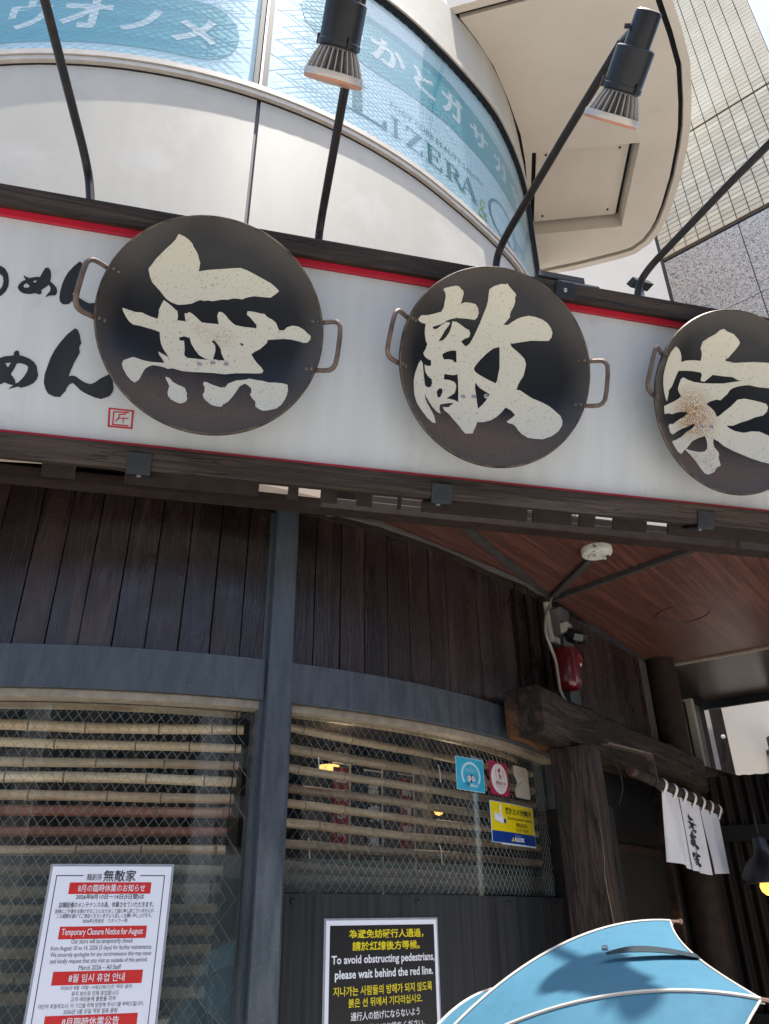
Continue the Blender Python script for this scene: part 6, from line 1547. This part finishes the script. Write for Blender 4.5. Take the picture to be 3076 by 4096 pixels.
rr2 = [va + Vector((.10 + .022 * cos(a), .012, -.085 + .016 * sin(a))) for a in [2 * pi * i / 16 for i in range(17)]]
MB().tube(rr2, .005, 6, cap=False).build('ring', M['screw'], vf, smooth=True)

# ------------------------------------------------------------------ dark alley fence, lamp and cloth
fc_ = thing('corrugated_fence', 'blackened corrugated iron fence closing the alley', 'fence', P3(2.2, 4.45, -1.6))
fa, fb = Vector((1.50, 4.62, 0)), Vector((3.6, 3.90, 0)); fdv = (fb - fa).normalized(); fnn = Vector((fdv.y, -fdv.x, 0))
Lf = (fb - fa).length; npan = 3
for q in range(npan):
    vs, fs = [], []
    n = 168
    for i in range(n + 1):
        x = Lf * q / npan + (Lf / npan) * i / n
        o_ = .010 * sin(2 * pi * x / .062) + .004 * q % 2
        p = fa + fdv * x + fnn * o_
        vs += [P3(p.x, p.y, -1.6), P3(p.x, p.y, .70 + .012 * q)]
        p2 = p - fnn * .002
        vs += [P3(p2.x, p2.y, -1.6), P3(p2.x, p2.y, .70 + .012 * q)]
    for i in range(n):
        a = i * 4
        fs += [(a, a + 4, a + 5, a + 1), (a + 2, a + 3, a + 7, a + 6), (a + 1, a + 5, a + 7, a + 3)]
    MB().add(vs, fs).build('sheet', M['corr'], fc_, smooth=True, ang=80)
for z0, z1, w in ((.36, .44, .02), (-.5, -.42, .02)):
    MB().pbox(P3(*(fa + fnn * .012).xy, z0), fdv * Lf, fnn * w, (0, 0, z1 - z0)).build('rail', M['darkwall'], fc_)
MB().pbox(P3(*(fa + fdv * .62 + fnn * .014).xy, .47), fdv * .5, fnn * .012, (0, 0, .20)).build('cover_board', M['darkwall'], fc_)
MB().tube([P3(1.62, 4.36, .745), P3(1.78, 4.50, .735), P3(1.95, 4.60, .715), P3(2.10, 4.66, .69)], [.028, .027, .025, .02], 10).build('round_rail', M['timber'], fc_, smooth=True)

dt = thing('entrance_door', 'unlit dark sliding door set back behind the curtain', 'door', side(.6, -.02, -1.6))
MB().pbox(side(.16, -.028, -1.6), SD * .80, SN * .018, (0, 0, 2.20)).build('door_leaf', M['darkwall'], dt, bevel=.004)
MB().pbox(side(.12, -.028, -1.6), SD * .038, SN * .05, (0, 0, 2.20)).build('door_jamb', M['frame'], dt, bevel=.004)
MB().pbox(side(.965, -.028, -1.6), SD * .05, SN * .05, (0, 0, 2.20)).build('door_jamb', M['timber'], dt, bevel=.004)
for zz in (-.1, .26): MB().pbox(side(.2, -.009, zz), SD * .70, SN * .008, (0, 0, .03)).build('door_rail', M['frame'], dt)

pl_ = thing('pendant_lamp', 'black enamel pendant shade with a lit yellow bulb at the right edge', 'lamp', P3(1.722, 3.86, .135))
MB().lathe([(.115, .0), (.113, .012), (.10, .05), (.075, .09), (.045, .115), (.035, .15), (.03, .19), (.001, .195), (.001, .185), (.03, .13), (.07, .08), (.095, .045), (.108, .008)], 32).build('shade', M['enamel'], pl_, world=False, smooth=True)
MB().lathe([(.001, -.052), (.02, -.048), (.036, -.034), (.042, -.014), (.036, .006), (.02, .025), (.014, .04)], 20).build('bulb', M['bulbglow'], pl_, world=False, smooth=True)
MB().tube([(0, 0, .19), (0, 0, .30)], .006, 8).build('stem', M['gasket'], pl_, world=False)
lgt = bpy.data.lights.new('pendant_bulb_light', 'POINT'); lgt.energy = 0.15; lgt.color = (1, .62, .25); lgt.shadow_soft_size = .04
lo_ = bpy.data.objects.new('bulb_light', lgt); COL.objects.link(lo_); lo_.parent = pl_; lo_.location = (0, 0, -.075)

rc_ = thing('red_cloth', 'small red cloth hung from wire hooks by the pendant lamp', 'cloth', P3(1.73, 3.70, -.20))
cvs, cfs = [], []
for i in range(9):
    for j in range(7):
        x = -.005 + .12 * i / 8; z_ = -.02 - .24 * j / 6
        cvs.append(Vector((x + .012 * j / 6, .008 * sin(i * 1.7 + j * .4), z_)))
for i in range(8):
    for j in range(6):
        a = i * 7 + j; cfs.append((a, a + 1, a + 8, a + 7))
b_ = len(cvs); cvs += [v + Vector((0, .002, 0)) for v in cvs]; cfs += [tuple(x + b_ for x in f[::-1]) for f in cfs]
RC = Matrix.Identity(4)
MB().add([v + Vector((0, 0, .20)) for v in cvs], cfs).build('cloth', M['banner'], rc_, world=False, smooth=True, recalc=False)
for x in (.004, .06, .11):
    MB().tube([(x, 0, .17), (x - .004, 0, .20), (x, 0, .225), (x + .006, 0, .20), (x + .004, 0, .17)], .0022, 5).build('hook', M['screw'], rc_, world=False)
MB().tube([(0, 0, .225), (.02, 0, .255), (.06, .0, .225), (.11, 0, .228)], .002, 5).build('hanger_wire', M['screw'], rc_, world=False)
MB().box(-.02, .30, .03, .045, -.5, .30).build('hanging_board', M['timber'], rc_, world=False, bevel=.004)

lb = thing('floodlight', 'black floodlight fixed to the white house wall at the right edge', 'lamp', P3(3.22, 6.46, 1.16))
lm = Matrix.Translation(Vector((.0, 0, 0)))
MB().box(-.07, .12, -.05, .05, .0, .16).build('housing', M['enamel'], lb, world=False, bevel=.012)
MB().box(-.02, .06, -.03, .03, -.10, .0).build('bracket', M['enamel'], lb, world=False, bevel=.008)
MB().box(-.05, .05, .05, .15, .03, .07).build('arm', M['enamel'], lb, world=False, bevel=.004)

# ------------------------------------------------------------------ across the street (seen mirrored in panes and gloss)
def block(label, x0, x1, y0, y1, h, mat, nx, nz):
    t = thing('street_building', label, 'building', ((x0 + x1) / 2, y1, 0), group='buildings across the street')
    MB().box(x0, x1, y0, y1, 0, h).build('wall', mat, t)
    for i in range(nx):
        for j in range(nz):
            wx = (x1 - x0) / nx; wz = (h - 3) / nz
            a = x0 + wx * (i + .2); c = 3 + wz * (j + .25)
            MB().box(a, a + wx * .6, y1, y1 + .05, c, c + wz * .55).build('window', M['winglass'], t)
    MB().box(x0 + .3, x1 - .3, y1, y1 + .08, .3, 2.6).build('shop_front', M['winglass'], t)
block('cream building across the street, mirrored in the left window', -13, -3.2, -20, -12.0, 7, M['opp1'], 4, 3)
block('brown building across the street, mirrored in the right window', -2.4, 8.0, -20, -12.5, 6, M['opp2'], 4, 3)
block('tall cream building across the street to the far right', 9.0, 22, -22, -13, 8, M['opp1'], 4, 4)
rb_ = thing('street_building', 'dark brown building closing the street to the right, mirrored in the right window', 'building', (12, -2, 0), group='buildings across the street')
MB().box(11, 17, -9.4, 4.5, 0, 7.5).build('wall', M['opp2'], rb_)
for i in range(5):
    for j in range(2):
        MB().box(10.95, 11, -8.4 + 2.5 * i, -7.0 + 2.5 * i, 3.2 + 2.1 * j, 4.5 + 2.1 * j).build('window', M['winglass'], rb_)
fl = thing('street_banner', 'white street banner on a pole, mirrored in the left window', 'banner', M=Matrix.Translation((1.72, -2.3, 0)) @ Matrix.Rotation(radians(28), 4, 'Z'))
MB().tube([(0, 0, 0), (0, 0, 3.7)], .02, 10).build('pole', M['screw'], fl, world=False)
MB().box(.03, .50, -.004, .004, 1.75, 3.6).build('cloth', M['bannerwhite'], fl, world=False)
